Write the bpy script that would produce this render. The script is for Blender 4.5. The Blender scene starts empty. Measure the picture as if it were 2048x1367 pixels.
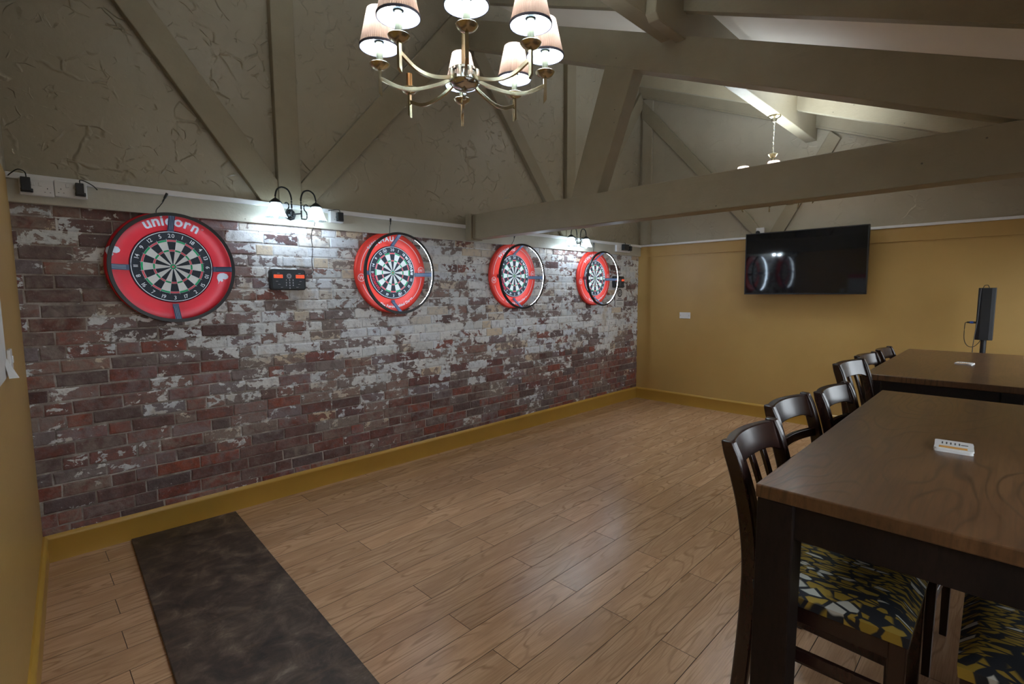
import bpy, bmesh, math, random
from mathutils import Vector, Matrix
random.seed(7)
D = bpy.data
SC = bpy.context.scene
COL = SC.collection

# ------------------------------------------------------------------ camera
CAM_POS = Vector((-0.0243, -3.9006, 1.5543))
YAW, PITCH, ROLL = math.radians(45.044), math.radians(-5.635), math.radians(-0.325)
FPX = 1006.12
fw = Vector((math.cos(YAW) * math.cos(PITCH), math.sin(YAW) * math.cos(PITCH), math.sin(PITCH)))
rt = Vector((math.sin(YAW), -math.cos(YAW), 0))
up = rt.cross(fw)
r2 = rt * math.cos(ROLL) + up * math.sin(ROLL)
u2 = up * math.cos(ROLL) - rt * math.sin(ROLL)
cd = D.cameras.new('camera')
cd.sensor_fit = 'HORIZONTAL'
cd.sensor_width = 36.0
cd.lens = FPX / 2048 * 36
cd.clip_start = 0.02
cam = D.objects.new('camera', cd)
COL.objects.link(cam)
m3 = Matrix((r2, u2, -fw)).transposed()
cam.matrix_world = Matrix.Translation(CAM_POS) @ m3.to_4x4()
SC.camera = cam

# ------------------------------------------------------------------ world: overcast daylight outside the windows
W = D.worlds.new('world')
SC.world = W
W.use_nodes = True
bg = W.node_tree.nodes['Background']
bg.inputs[0].default_value = (0.92, 0.96, 1.0, 1)
bg.inputs[1].default_value = 2.4
# ------------------------------------------------------------------ exposure
SC.view_settings.view_transform = 'Standard'
SC.view_settings.look = 'None'
SC.view_settings.gamma = 1.0
SC.view_settings.use_curve_mapping = False
SC.view_settings.exposure = 1.3
P_CHAND = 6.8      # watts per chandelier bulb
P_WALL = 2.7       # watts per wall-lamp bulb
E_LED = 48.0       # emission of the dartboard light strips
COOL = (0.74, 0.88, 1.0)

# ------------------------------------------------------------------ node helpers
def mat(name):
    m = D.materials.new(name)
    m.use_nodes = True
    nt = m.node_tree
    b = nt.nodes['Principled BSDF']
    return m, nt, b

def N(nt, typ, **kw):
    n = nt.nodes.new(typ)
    for k, v in kw.items():
        if k.startswith('i_'):
            n.inputs[int(k[2:])].default_value = v
        else:
            setattr(n, k, v)
    return n

def L(nt, a, b):
    nt.links.new(a, b)

def math_n(nt, op, a, b=None, clamp=False):
    n = N(nt, 'ShaderNodeMath', operation=op, use_clamp=clamp)
    for i, v in enumerate((a, b)):
        if v is None:
            continue
        if isinstance(v, (int, float)):
            n.inputs[i].default_value = v
        else:
            L(nt, v, n.inputs[i])
    return n.outputs[0]

def smooth(nt, v, lo, hi, to0=0.0, to1=1.0):
    n = N(nt, 'ShaderNodeMapRange', interpolation_type='SMOOTHSTEP')
    L(nt, v, n.inputs[0])
    n.inputs[1].default_value = lo
    n.inputs[2].default_value = hi
    n.inputs[3].default_value = to0
    n.inputs[4].default_value = to1
    return n.outputs[0]

def mixc(nt, f, a, b, blend='MIX'):
    n = N(nt, 'ShaderNodeMix', data_type='RGBA', blend_type=blend)
    if isinstance(f, (int, float)):
        n.inputs[0].default_value = f
    else:
        L(nt, f, n.inputs[0])
    for i, v in ((6, a), (7, b)):
        if isinstance(v, tuple):
            n.inputs[i].default_value = (*v, 1) if len(v) == 3 else v
        else:
            L(nt, v, n.inputs[i])
    return n.outputs[2]

def noise(nt, vec, scale, detail=4, rough=0.55, dist=0.0):
    n = N(nt, 'ShaderNodeTexNoise')
    if vec is not None:
        L(nt, vec, n.inputs['Vector'])
    n.inputs['Scale'].default_value = scale
    n.inputs['Detail'].default_value = detail
    n.inputs['Roughness'].default_value = rough
    n.inputs['Distortion'].default_value = dist
    return n.outputs['Fac']

def ramp(nt, f, stops, interp='LINEAR'):
    n = N(nt, 'ShaderNodeValToRGB')
    cr = n.color_ramp
    cr.interpolation = interp
    while len(cr.elements) < len(stops):
        cr.elements.new(0.5)
    for e, (p, c) in zip(cr.elements, stops):
        e.position = p
        e.color = (*c, 1)
    L(nt, f, n.inputs[0])
    return n.outputs[0]

def bump(nt, b, h, strength=0.3, dist=0.01):
    n = N(nt, 'ShaderNodeBump')
    n.inputs['Strength'].default_value = strength
    n.inputs['Distance'].default_value = dist
    L(nt, h, n.inputs['Height'])
    L(nt, n.outputs[0], b.inputs['Normal'])

def vscale(nt, vec, s, rot=None):
    n = N(nt, 'ShaderNodeMapping')
    L(nt, vec, n.inputs[0])
    n.inputs['Scale'].default_value = s
    if rot:
        n.inputs['Rotation'].default_value = rot
    return n.outputs[0]

def pos(nt):
    return N(nt, 'ShaderNodeNewGeometry').outputs['Position']

def objc(nt):
    return N(nt, 'ShaderNodeTexCoord').outputs['Object']

def plain(name, col, rough=0.5, metal=0.0, var=0.06, scale=14, bmp=0.0, bscale=60, coat=0.0, spec=0.5):
    """paint, plastic or metal with a little procedural unevenness"""
    m, nt, b = mat(name)
    f = noise(nt, objc(nt), scale, 3)
    lo = tuple(c * (1 - var) for c in col)
    hi = tuple(min(1, c * (1 + var)) for c in col)
    L(nt, mixc(nt, f, lo, hi), b.inputs['Base Color'])
    b.inputs['Roughness'].default_value = rough
    b.inputs['Metallic'].default_value = metal
    b.inputs['Coat Weight'].default_value = coat
    b.inputs['Specular IOR Level'].default_value = spec
    if bmp:
        bump(nt, b, noise(nt, objc(nt), bscale, 3), bmp, 0.002)
    return m

def emit(name, col, s, base=(0.8, 0.8, 0.8)):
    m, nt, b = mat(name)
    b.inputs['Base Color'].default_value = (*base, 1)
    b.inputs['Emission Color'].default_value = (*col, 1)
    b.inputs['Emission Strength'].default_value = s
    return m

# ------------------------------------------------------------------ materials
def m_brick(name, mortar=False):
    m, nt, b = mat(name)
    p = pos(nt)
    at = N(nt, 'ShaderNodeAttribute', attribute_name='tone').outputs['Fac']
    rnd = math_n(nt, 'FRACT', math_n(nt, 'ADD', N(nt, 'ShaderNodeObjectInfo').outputs['Random'], at))
    rnd2 = math_n(nt, 'FRACT', math_n(nt, 'MULTIPLY', rnd, 7.31))
    rnd3 = math_n(nt, 'FRACT', math_n(nt, 'MULTIPLY', rnd, 23.7))
    if mortar:
        base = ramp(nt, noise(nt, p, 6, 6, 0.65), [(0.36, (0.15, 0.12, 0.105)), (0.5, (0.32, 0.28, 0.25)), (0.66, (0.60, 0.57, 0.55))])
    else:
        base = ramp(nt, rnd, [(0.0, (0.10, 0.040, 0.035)), (0.25, (0.19, 0.05, 0.036)), (0.45, (0.31, 0.075, 0.04)),
                              (0.6, (0.14, 0.078, 0.072)), (0.8, (0.11, 0.070, 0.072)), (1.0, (0.30, 0.09, 0.05))])
        base = mixc(nt, math_n(nt, 'MULTIPLY', smooth(nt, noise(nt, p, 17, 7, 0.65), 0.42, 0.62), 0.75), base, mixc(nt, 0.65, base, (0.045, 0.03, 0.03)))
        base = mixc(nt, math_n(nt, 'MULTIPLY', smooth(nt, noise(nt, p, 75, 5, 0.7), 0.60, 0.70), 0.55), base, (0.42, 0.38, 0.37))
    sx = N(nt, 'ShaderNodeSeparateXYZ')
    L(nt, p, sx.inputs[0])
    gx = smooth(nt, sx.outputs[0], 0.5, 1.7)
    gz = smooth(nt, sx.outputs[2], 0.35, 1.15)
    lvl = math_n(nt, 'ADD', math_n(nt, 'ADD', 0.13, math_n(nt, 'MULTIPLY', gz, 0.09)), math_n(nt, 'MULTIPLY', math_n(nt, 'MULTIPLY', gx, gz), 0.155))
    if not mortar:
        lvl = math_n(nt, 'ADD', lvl, math_n(nt, 'MULTIPLY', math_n(nt, 'SUBTRACT', rnd2, 0.5), 0.22))
    lvl = math_n(nt, 'ADD', lvl, math_n(nt, 'MULTIPLY', math_n(nt, 'SUBTRACT', noise(nt, vscale(nt, p, (2.0, 2.0, 4.5)), 1.0, 5), 0.5), 0.75))
    # thin whitewash haze
    n1 = noise(nt, p, 15, 8, 0.62, 0.6)
    haze = smooth(nt, math_n(nt, 'ADD', n1, lvl), 0.42, 0.85)
    hz_col = mixc(nt, rnd3, (0.25, 0.215, 0.245), (0.31, 0.26, 0.23))
    col = mixc(nt, math_n(nt, 'MULTIPLY', haze, smooth(nt, math_n(nt, 'FRACT', math_n(nt, 'MULTIPLY', rnd, 11.9)), 0.1, 0.6, 0.25, 0.8)), base, hz_col)
    # flaking paint with hard edges
    n2 = noise(nt, vscale(nt, p, (13, 13, 18)), 1.0, 10, 0.66, 0.35)
    flake = smooth(nt, math_n(nt, 'ADD', n2, lvl), 0.81, 0.835)
    pc = ramp(nt, rnd3, [(0.0, (0.68, 0.72, 0.79)), (0.5, (0.77, 0.77, 0.77)), (0.78, (0.62, 0.66, 0.70)), (1.0, (0.66, 0.53, 0.38))])
    pc = mixc(nt, math_n(nt, 'MULTIPLY', smooth(nt, noise(nt, p, 20, 7, 0.65), 0.48, 0.68), 0.65), pc, (0.33, 0.33, 0.37))
    pc = mixc(nt, math_n(nt, 'MULTIPLY', smooth(nt, noise(nt, p, 3.5, 4), 0.56, 0.68), 0.6), pc, (0.50, 0.40, 0.29))
    col = mixc(nt, flake, col, pc)
    L(nt, col, b.inputs['Base Color'])
    rg = N(nt, 'ShaderNodeMapRange')
    L(nt, flake, rg.inputs[0])
    rg.inputs[3].default_value = 0.72
    rg.inputs[4].default_value = 0.45
    L(nt, rg.outputs[0], b.inputs['Roughness'])
    h = math_n(nt, 'ADD', math_n(nt, 'MULTIPLY', flake, 0.35), math_n(nt, 'MULTIPLY', noise(nt, p, 60, 6, 0.65), 0.9))
    bump(nt, b, h, 0.7, 0.006)
    return m

M = {}
M['brick'] = m_brick('weathered_brick')
M['mortar'] = m_brick('old_mortar', True)

def m_plaster(name, col, amount=1.0):
    """trowelled plaster: flat strokes that end in thin raised ridges"""
    m, nt, b = mat(name)
    p = pos(nt)
    w = N(nt, 'ShaderNodeTexNoise')
    L(nt, p, w.inputs['Vector'])
    w.inputs['Scale'].default_value = 3.0
    w.inputs['Detail'].default_value = 2
    wv = N(nt, 'ShaderNodeVectorMath', operation='MULTIPLY_ADD')
    L(nt, w.outputs['Color'], wv.inputs[0])
    wv.inputs[1].default_value = (0.30, 0.30, 0.30)
    L(nt, p, wv.inputs[2])
    def ridges(scale, width):
        v = N(nt, 'ShaderNodeTexVoronoi', feature='DISTANCE_TO_EDGE')
        L(nt, wv.outputs[0], v.inputs['Vector'])
        v.inputs['Scale'].default_value = scale
        return smooth(nt, v.outputs['Distance'], 0.0, width, 1.0, 0.0)
    r1 = ridges(6.5, 0.09)
    r2_ = ridges(11.0, 0.08)
    mask = smooth(nt, noise(nt, p, 5.0, 3), 0.49, 0.6)
    mask2 = smooth(nt, noise(nt, p, 8.0, 3), 0.5, 0.62)
    def cellrand(scale):
        v2 = N(nt, 'ShaderNodeTexVoronoi', feature='F1')
        L(nt, wv.outputs[0], v2.inputs['Vector'])
        v2.inputs['Scale'].default_value = scale
        sp_ = N(nt, 'ShaderNodeSeparateXYZ')
        L(nt, v2.outputs['Color'], sp_.inputs[0])
        return smooth(nt, sp_.outputs[0], 0.35, 0.75)
    r1 = math_n(nt, 'MULTIPLY', r1, cellrand(6.5))
    r2_ = math_n(nt, 'MULTIPLY', r2_, cellrand(11.0))
    h = math_n(nt, 'ADD', math_n(nt, 'MULTIPLY', r1, mask), math_n(nt, 'MULTIPLY', math_n(nt, 'MULTIPLY', r2_, mask2), 0.7))
    h = math_n(nt, 'ADD', h, math_n(nt, 'MULTIPLY', noise(nt, p, 30, 4), 0.12))
    bump(nt, b, h, 0.75 * amount, 0.012)
    f = noise(nt, p, 2.5, 4)
    base = mixc(nt, f, tuple(c * 0.86 for c in col), tuple(c * 1.1 for c in col))
    # old stains and runs
    st = smooth(nt, noise(nt, vscale(nt, p, (9, 9, 1.2)), 1.0, 4), 0.62, 0.75)
    base = mixc(nt, math_n(nt, 'MULTIPLY', st, 0.25), base, tuple(c * 0.6 for c in col))
    L(nt, base, b.inputs['Base Color'])
    b.inputs['Roughness'].default_value = 0.30
    return m

KHAKI = (0.37, 0.325, 0.245)
M['plaster'] = m_plaster('khaki_trowelled_plaster', KHAKI)
M['plaster_soft'] = m_plaster('khaki_plaster_smooth', (0.38, 0.335, 0.255), 0.45)

def m_timber(name, col, rough=0.45):
    m, nt, b = mat(name)
    p = objc(nt)
    f = noise(nt, p, 6, 4)
    base = mixc(nt, f, tuple(c * 0.85 for c in col), tuple(c * 1.12 for c in col))
    kn = N(nt, 'ShaderNodeTexVoronoi', feature='F1')
    L(nt, p, kn.inputs['Vector'])
    kn.inputs['Scale'].default_value = 7
    dot = smooth(nt, kn.outputs['Distance'], 0.02, 0.045, 1.0, 0.0)
    base = mixc(nt, math_n(nt, 'MULTIPLY', dot, 0.75), base, (0.05, 0.04, 0.03))
    L(nt, base, b.inputs['Base Color'])
    b.inputs['Roughness'].default_value = rough
    h = math_n(nt, 'ADD', noise(nt, vscale(nt, p, (60, 60, 60)), 1, 3), noise(nt, vscale(nt, p, (8, 8, 45)), 1, 4))
    bump(nt, b, h, 0.35, 0.004)
    return m

M['timber'] = m_timber('khaki_painted_timber', (0.30, 0.255, 0.175))
M['ledge'] = m_timber('cream_painted_timber', (0.48, 0.46, 0.39))
M['white_trim'] = plain('white_gloss_trim', (0.78, 0.78, 0.80), 0.3)
M['ceiling'] = plain('cream_ceiling_paint', (0.78, 0.71, 0.60), 0.7, var=0.05, scale=3, bmp=0.15, bscale=25)

def m_yellow():
    m, nt, b = mat('mustard_wall_paint')
    p = pos(nt)
    f = noise(nt, p, 1.8, 4)
    L(nt, mixc(nt, f, (0.41, 0.25, 0.078), (0.49, 0.31, 0.105)), b.inputs['Base Color'])
    b.inputs['Roughness'].default_value = 0.42
    bump(nt, b, math_n(nt, 'ADD', noise(nt, p, 40, 4), math_n(nt, 'MULTIPLY', noise(nt, p, 6, 3), 1.5)), 0.18, 0.004)
    return m
M['yellow'] = m_yellow()
M['yellow_trim'] = plain('mustard_gloss_paint', (0.46, 0.265, 0.045), 0.3, var=0.08, scale=5)

def m_wood(name, dark, light, line, axis_scale, lines, rough, rnd_amt=0.35, coat=0.0, line_amt=0.6, spec=0.5):
    m, nt, b = mat(name)
    p = pos(nt)
    rnd = N(nt, 'ShaderNodeObjectInfo').outputs['Random']
    off = N(nt, 'ShaderNodeCombineXYZ')
    L(nt, math_n(nt, 'MULTIPLY', rnd, 37.0), off.inputs[0])
    L(nt, math_n(nt, 'MULTIPLY', rnd, 91.0), off.inputs[1])
    va = N(nt, 'ShaderNodeVectorMath', operation='ADD')
    L(nt, p, va.inputs[0])
    L(nt, off.outputs[0], va.inputs[1])
    v = va.outputs[0]
    sv = vscale(nt, v, axis_scale)
    fig = noise(nt, sv, 1.0, 1.5, 0.4)
    fr = math_n(nt, 'FRACT', math_n(nt, 'MULTIPLY', fig, lines))
    tri = math_n(nt, 'ABSOLUTE', math_n(nt, 'SUBTRACT', fr, 0.5))
    rings = smooth(nt, tri, 0.30, 0.5)
    fine = noise(nt, vscale(nt, v, (axis_scale[0] * 3, axis_scale[1] * 22, 30)), 1.0, 5, 0.65)
    blot = noise(nt, vscale(nt, v, (axis_scale[0] * 1.4, axis_scale[1] * 1.2, 1)), 1.0, 3)
    c = mixc(nt, smooth(nt, blot, 0.3, 0.7), dark, light)
    c = mixc(nt, math_n(nt, 'MULTIPLY', smooth(nt, fine, 0.40, 0.7), 0.55), c, line)
    c = mixc(nt, math_n(nt, 'MULTIPLY', math_n(nt, 'MULTIPLY', rings, smooth(nt, blot, 0.35, 0.6)), line_amt), c, line)
    tone = N(nt, 'ShaderNodeMapRange')
    L(nt, rnd, tone.inputs[0])
    tone.inputs[3].default_value = 1 - rnd_amt * 0.5
    tone.inputs[4].default_value = 1 + rnd_amt * 0.5
    hs = N(nt, 'ShaderNodeHueSaturation')
    L(nt, tone.outputs[0], hs.inputs['Value'])
    L(nt, c, hs.inputs['Color'])
    L(nt, hs.outputs[0], b.inputs['Base Color'])
    b.inputs['Roughness'].default_value = rough
    b.inputs['Coat Weight'].default_value = coat
    b.inputs['Coat Roughness'].default_value = 0.15
    b.inputs['Specular IOR Level'].default_value = spec
    bump(nt, b, math_n(nt, 'ADD', fine, rings), 0.08, 0.002)
    return m

M['oak'] = m_wood('oak_laminate', (0.44, 0.25, 0.137), (0.57, 0.35, 0.205), (0.29, 0.15, 0.075), (1.6, 9.0, 1.0), 9.0, 0.23, 0.20, 0.0, 0.75)
M['groove'] = plain('dark_plank_groove', (0.10, 0.055, 0.032), 0.8)
M['table_top'] = m_wood('walnut_table_top', (0.085, 0.040, 0.018), (0.14, 0.068, 0.030), (0.04, 0.019, 0.010), (1.3, 4.5, 1.0), 15.0, 0.30, 0.05, 0.15, 0.75)
M['espresso'] = m_wood('espresso_stained_wood', (0.020, 0.0085, 0.007), (0.034, 0.014, 0.011), (0.012, 0.005, 0.005), (4, 4, 2), 4.0, 0.27, 0.1, 0.12, 0.2)
M['table_leg'] = m_wood('black_brown_wood', (0.010, 0.007, 0.006), (0.018, 0.011, 0.009), (0.006, 0.004, 0.004), (5, 5, 2), 4.0, 0.5, 0.1, 0.0, 0.2, 0.2)

def m_mat():
    m, nt, b = mat('dark_stained_plywood')
    p = objc(nt)
    f = noise(nt, p, 7.5, 9, 0.68, 0.5)
    c = ramp(nt, f, [(0.32, (0.014, 0.009, 0.007)), (0.48, (0.045, 0.028, 0.020)), (0.60, (0.10, 0.066, 0.046)), (0.72, (0.24, 0.185, 0.15))])
    g = noise(nt, vscale(nt, p, (3, 22, 1)), 1, 5, 0.6, 0.8)
    c = mixc(nt, math_n(nt, 'MULTIPLY', smooth(nt, g, 0.52, 0.72), 0.4), c, (0.14, 0.085, 0.045))
    L(nt, c, b.inputs['Base Color'])
    b.inputs['Roughness'].default_value = 0.5
    bump(nt, b, f, 0.3, 0.004)
    return m
M['floor_board'] = m_mat()

def m_fabric():
    m, nt, b = mat('leaf_print_fabric')
    p = objc(nt)
    w = N(nt, 'ShaderNodeTexNoise')
    L(nt, p, w.inputs['Vector'])
    w.inputs['Scale'].default_value = 9
    wv = N(nt, 'ShaderNodeVectorMath', operation='MULTIPLY_ADD')
    L(nt, w.outputs['Color'], wv.inputs[0])
    wv.inputs[1].default_value = (0.02, 0.02, 0.0)
    L(nt, p, wv.inputs[2])
    def leaves(rot, s):
        mv = vscale(nt, wv.outputs[0], (s * 2.9, s, 0.01), (0, 0, rot))
        ve = N(nt, 'ShaderNodeTexVoronoi', feature='DISTANCE_TO_EDGE')
        L(nt, mv, ve.inputs['Vector'])
        ve.inputs['Scale'].default_value = 1
        vf = N(nt, 'ShaderNodeTexVoronoi', feature='F1')
        L(nt, mv, vf.inputs['Vector'])
        vf.inputs['Scale'].default_value = 1
        sp = N(nt, 'ShaderNodeSeparateXYZ')
        L(nt, vf.outputs['Color'], sp.inputs[0])
        return smooth(nt, ve.outputs['Distance'], 0.07, 0.13), sp.outputs[0]
    e1, c1 = leaves(0.75, 20)
    e2, c2 = leaves(-0.6, 22)
    def tone(c):
        return ramp(nt, c, [(0.0, (0.33, 0.215, 0.025)), (0.60, (0.40, 0.27, 0.04)), (0.66, (0.012, 0.014, 0.02)), (0.86, (0.55, 0.55, 0.5))], 'CONSTANT')
    a = mixc(nt, e1, (0.012, 0.014, 0.02), tone(c1))
    bb = mixc(nt, e2, (0.012, 0.014, 0.02), tone(c2))
    sel = smooth(nt, noise(nt, p, 11, 1), 0.48, 0.52)
    L(nt, mixc(nt, sel, a, bb), b.inputs['Base Color'])
    b.inputs['Roughness'].default_value = 0.75
    bump(nt, b, noise(nt, p, 400, 2), 0.15, 0.001)
    return m
M['fabric'] = m_fabric()

M['tarmac'] = plain('tarmac', (0.10, 0.095, 0.09), 0.9, var=0.3, scale=30)
M['black'] = plain('black_plastic', (0.018, 0.019, 0.022), 0.38)
M['black_soft'] = plain('black_rubber', (0.012, 0.012, 0.013), 0.6)
M['charcoal'] = plain('charcoal_plastic', (0.035, 0.042, 0.052), 0.4)
M['iron'] = plain('dark_wrought_iron', (0.012, 0.015, 0.018), 0.4, 0.3)
M['white_plastic'] = plain('white_plastic', (0.72, 0.72, 0.74), 0.3)
M['grey_plastic'] = plain('grey_pin_holes', (0.05, 0.05, 0.055), 0.5)
M['red'] = plain('crimson_surround_foam', (0.55, 0.008, 0.022), 0.38, var=0.1, scale=12, bmp=0.12, bscale=40)
M['orange_red'] = plain('bright_red_surround_foam', (0.80, 0.045, 0.028), 0.45, var=0.06, scale=12, bmp=0.1, bscale=40)
M['print_white'] = plain('white_print', (0.75, 0.75, 0.78), 0.5)
M['print_grey'] = plain('pale_grey_print', (0.52, 0.54, 0.60), 0.5)
M['print_red'] = plain('red_print', (0.65, 0.02, 0.05), 0.5)
M['print_pink'] = plain('pale_pink_print', (0.75, 0.45, 0.45), 0.5)
M['sisal_black'] = plain('black_sisal', (0.018, 0.022, 0.03), 0.8, var=0.4, scale=150)
M['sisal_cream'] = plain('cream_sisal', (0.70, 0.68, 0.64), 0.85, var=0.08, scale=120)
M['sisal_red'] = plain('red_sisal', (0.72, 0.09, 0.11), 0.85, var=0.1, scale=120)
M['sisal_green'] = plain('green_sisal', (0.015, 0.36, 0.13), 0.85, var=0.1, scale=120)
M['wire'] = plain('steel_wire', (0.55, 0.56, 0.58), 0.35, 0.9)
M['strap_blue'] = plain('blue_black_bracket', (0.03, 0.045, 0.09), 0.35)
M['strap_pale'] = plain('pale_blue_stripe', (0.20, 0.27, 0.38), 0.4)
M['led_on'] = emit('cool_white_light_strip', (0.64, 0.82, 1.0), E_LED)
M['led_dim'] = emit('dim_cool_light_strip', (0.70, 0.85, 1.0), E_LED * 0.4)
M['led_off'] = plain('unlit_light_strip', (0.35, 0.35, 0.33), 0.5)
M['bulb'] = emit('lit_bulb', (0.85, 0.95, 1.0), 5.0)
M['brass'] = plain('antique_brass', (0.55, 0.48, 0.32), 0.25, 1.0, var=0.25, scale=9)
M['chrome'] = plain('polished_nickel', (0.62, 0.62, 0.58), 0.12, 1.0)
M['sleeve'] = plain('dull_bronze_sleeve', (0.26, 0.25, 0.17), 0.42, 1.0, var=0.2)
M['copper'] = plain('copper_brass_sleeve', (0.45, 0.27, 0.12), 0.3, 1.0, var=0.2)
M['screen'] = plain('dark_glossy_screen', (0.006, 0.007, 0.010), 0.045, spec=0.6)
M['display_red'] = emit('red_digit_display', (1.0, 0.12, 0.04), 0.35, (0.45, 0.07, 0.04))
M['display_dark'] = plain('dark_display_glass', (0.10, 0.01, 0.01), 0.1)
M['paper'] = plain('white_paper', (0.68, 0.68, 0.68), 0.7)
M['paper_orange'] = plain('orange_print', (0.62, 0.30, 0.06), 0.6)
M['blue'] = plain('blue_plastic', (0.02, 0.08, 0.40), 0.35)
M['trim_dark'] = plain('grey_shade_binding', (0.10, 0.10, 0.15), 0.7)

def m_shade():
    m, nt, b = mat('pleated_pink_shade_fabric')
    nt.nodes.remove(b)
    out = nt.nodes['Material Output']
    col = mixc(nt, noise(nt, objc(nt), 20, 3), (0.42, 0.26, 0.19), (0.52, 0.34, 0.26))
    d = N(nt, 'ShaderNodeBsdfDiffuse')
    t = N(nt, 'ShaderNodeBsdfTranslucent')
    bf = N(nt, 'ShaderNodeNewGeometry').outputs['Backfacing']     # white lining inside, pink fabric outside
    L(nt, mixc(nt, bf, col, (0.72, 0.76, 0.76)), d.inputs[0])
    L(nt, col, t.inputs[0])
    mx = N(nt, 'ShaderNodeMixShader')
    mx.inputs[0].default_value = 0.085
    L(nt, d.outputs[0], mx.inputs[1])
    L(nt, t.outputs[0], mx.inputs[2])
    L(nt, mx.outputs[0], out.inputs[0])
    return m
M['shade'] = m_shade()
M['shade_lining'] = plain('white_shade_lining', (0.75, 0.78, 0.78), 0.8)

def m_glass():
    m, nt, b = mat('frosted_ribbed_glass')
    nt.nodes.remove(b)
    out = nt.nodes['Material Output']
    t = N(nt, 'ShaderNodeBsdfTranslucent')
    t.inputs[0].default_value = (0.80, 0.88, 0.90, 1)
    tr = N(nt, 'ShaderNodeBsdfTransparent')
    tr.inputs[0].default_value = (0.92, 0.96, 0.97, 1)
    g = N(nt, 'ShaderNodeBsdfGlossy')
    g.inputs['Roughness'].default_value = 0.15
    a = N(nt, 'ShaderNodeMixShader')
    fr = smooth(nt, noise(nt, objc(nt), 40, 3), 0.3, 0.7, 0.45, 0.65)
    L(nt, fr, a.inputs[0])
    L(nt, t.outputs[0], a.inputs[1])
    L(nt, tr.outputs[0], a.inputs[2])
    c = N(nt, 'ShaderNodeMixShader')
    c.inputs[0].default_value = 0.08
    L(nt, a.outputs[0], c.inputs[1])
    L(nt, g.outputs[0], c.inputs[2])
    L(nt, c.outputs[0], out.inputs[0])
    return m
M['glass'] = m_glass()

def m_pane():
    m, nt, b = mat('window_glass')
    nt.nodes.remove(b)
    out = nt.nodes['Material Output']
    tr = N(nt, 'ShaderNodeBsdfTransparent')
    tr.inputs[0].default_value = (0.93, 0.95, 0.96, 1)
    g = N(nt, 'ShaderNodeBsdfGlossy')
    g.inputs['Roughness'].default_value = 0.02
    a = N(nt, 'ShaderNodeMixShader')
    L(nt, smooth(nt, noise(nt, pos(nt), 2, 1), 0.2, 0.8, 0.05, 0.08), a.inputs[0])
    L(nt, tr.outputs[0], a.inputs[1])
    L(nt, g.outputs[0], a.inputs[2])
    L(nt, a.outputs[0], out.inputs[0])
    return m
M['pane'] = m_pane()

# ------------------------------------------------------------------ mesh builder
def catmull(pts, n=8):
    pts = [Vector(p) for p in pts]
    out = []
    ext = [pts[0] * 2 - pts[1]] + pts + [pts[-1] * 2 - pts[-2]]
    for i in range(1, len(ext) - 2):
        a, b_, c, d = ext[i - 1:i + 3]
        for k in range(n):
            t = k / n
            out.append(0.5 * ((2 * b_) + (c - a) * t + (2 * a - 5 * b_ + 4 * c - d) * t * t + (3 * b_ - a - 3 * c + d) * t ** 3))
    out.append(pts[-1])
    return out

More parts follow.
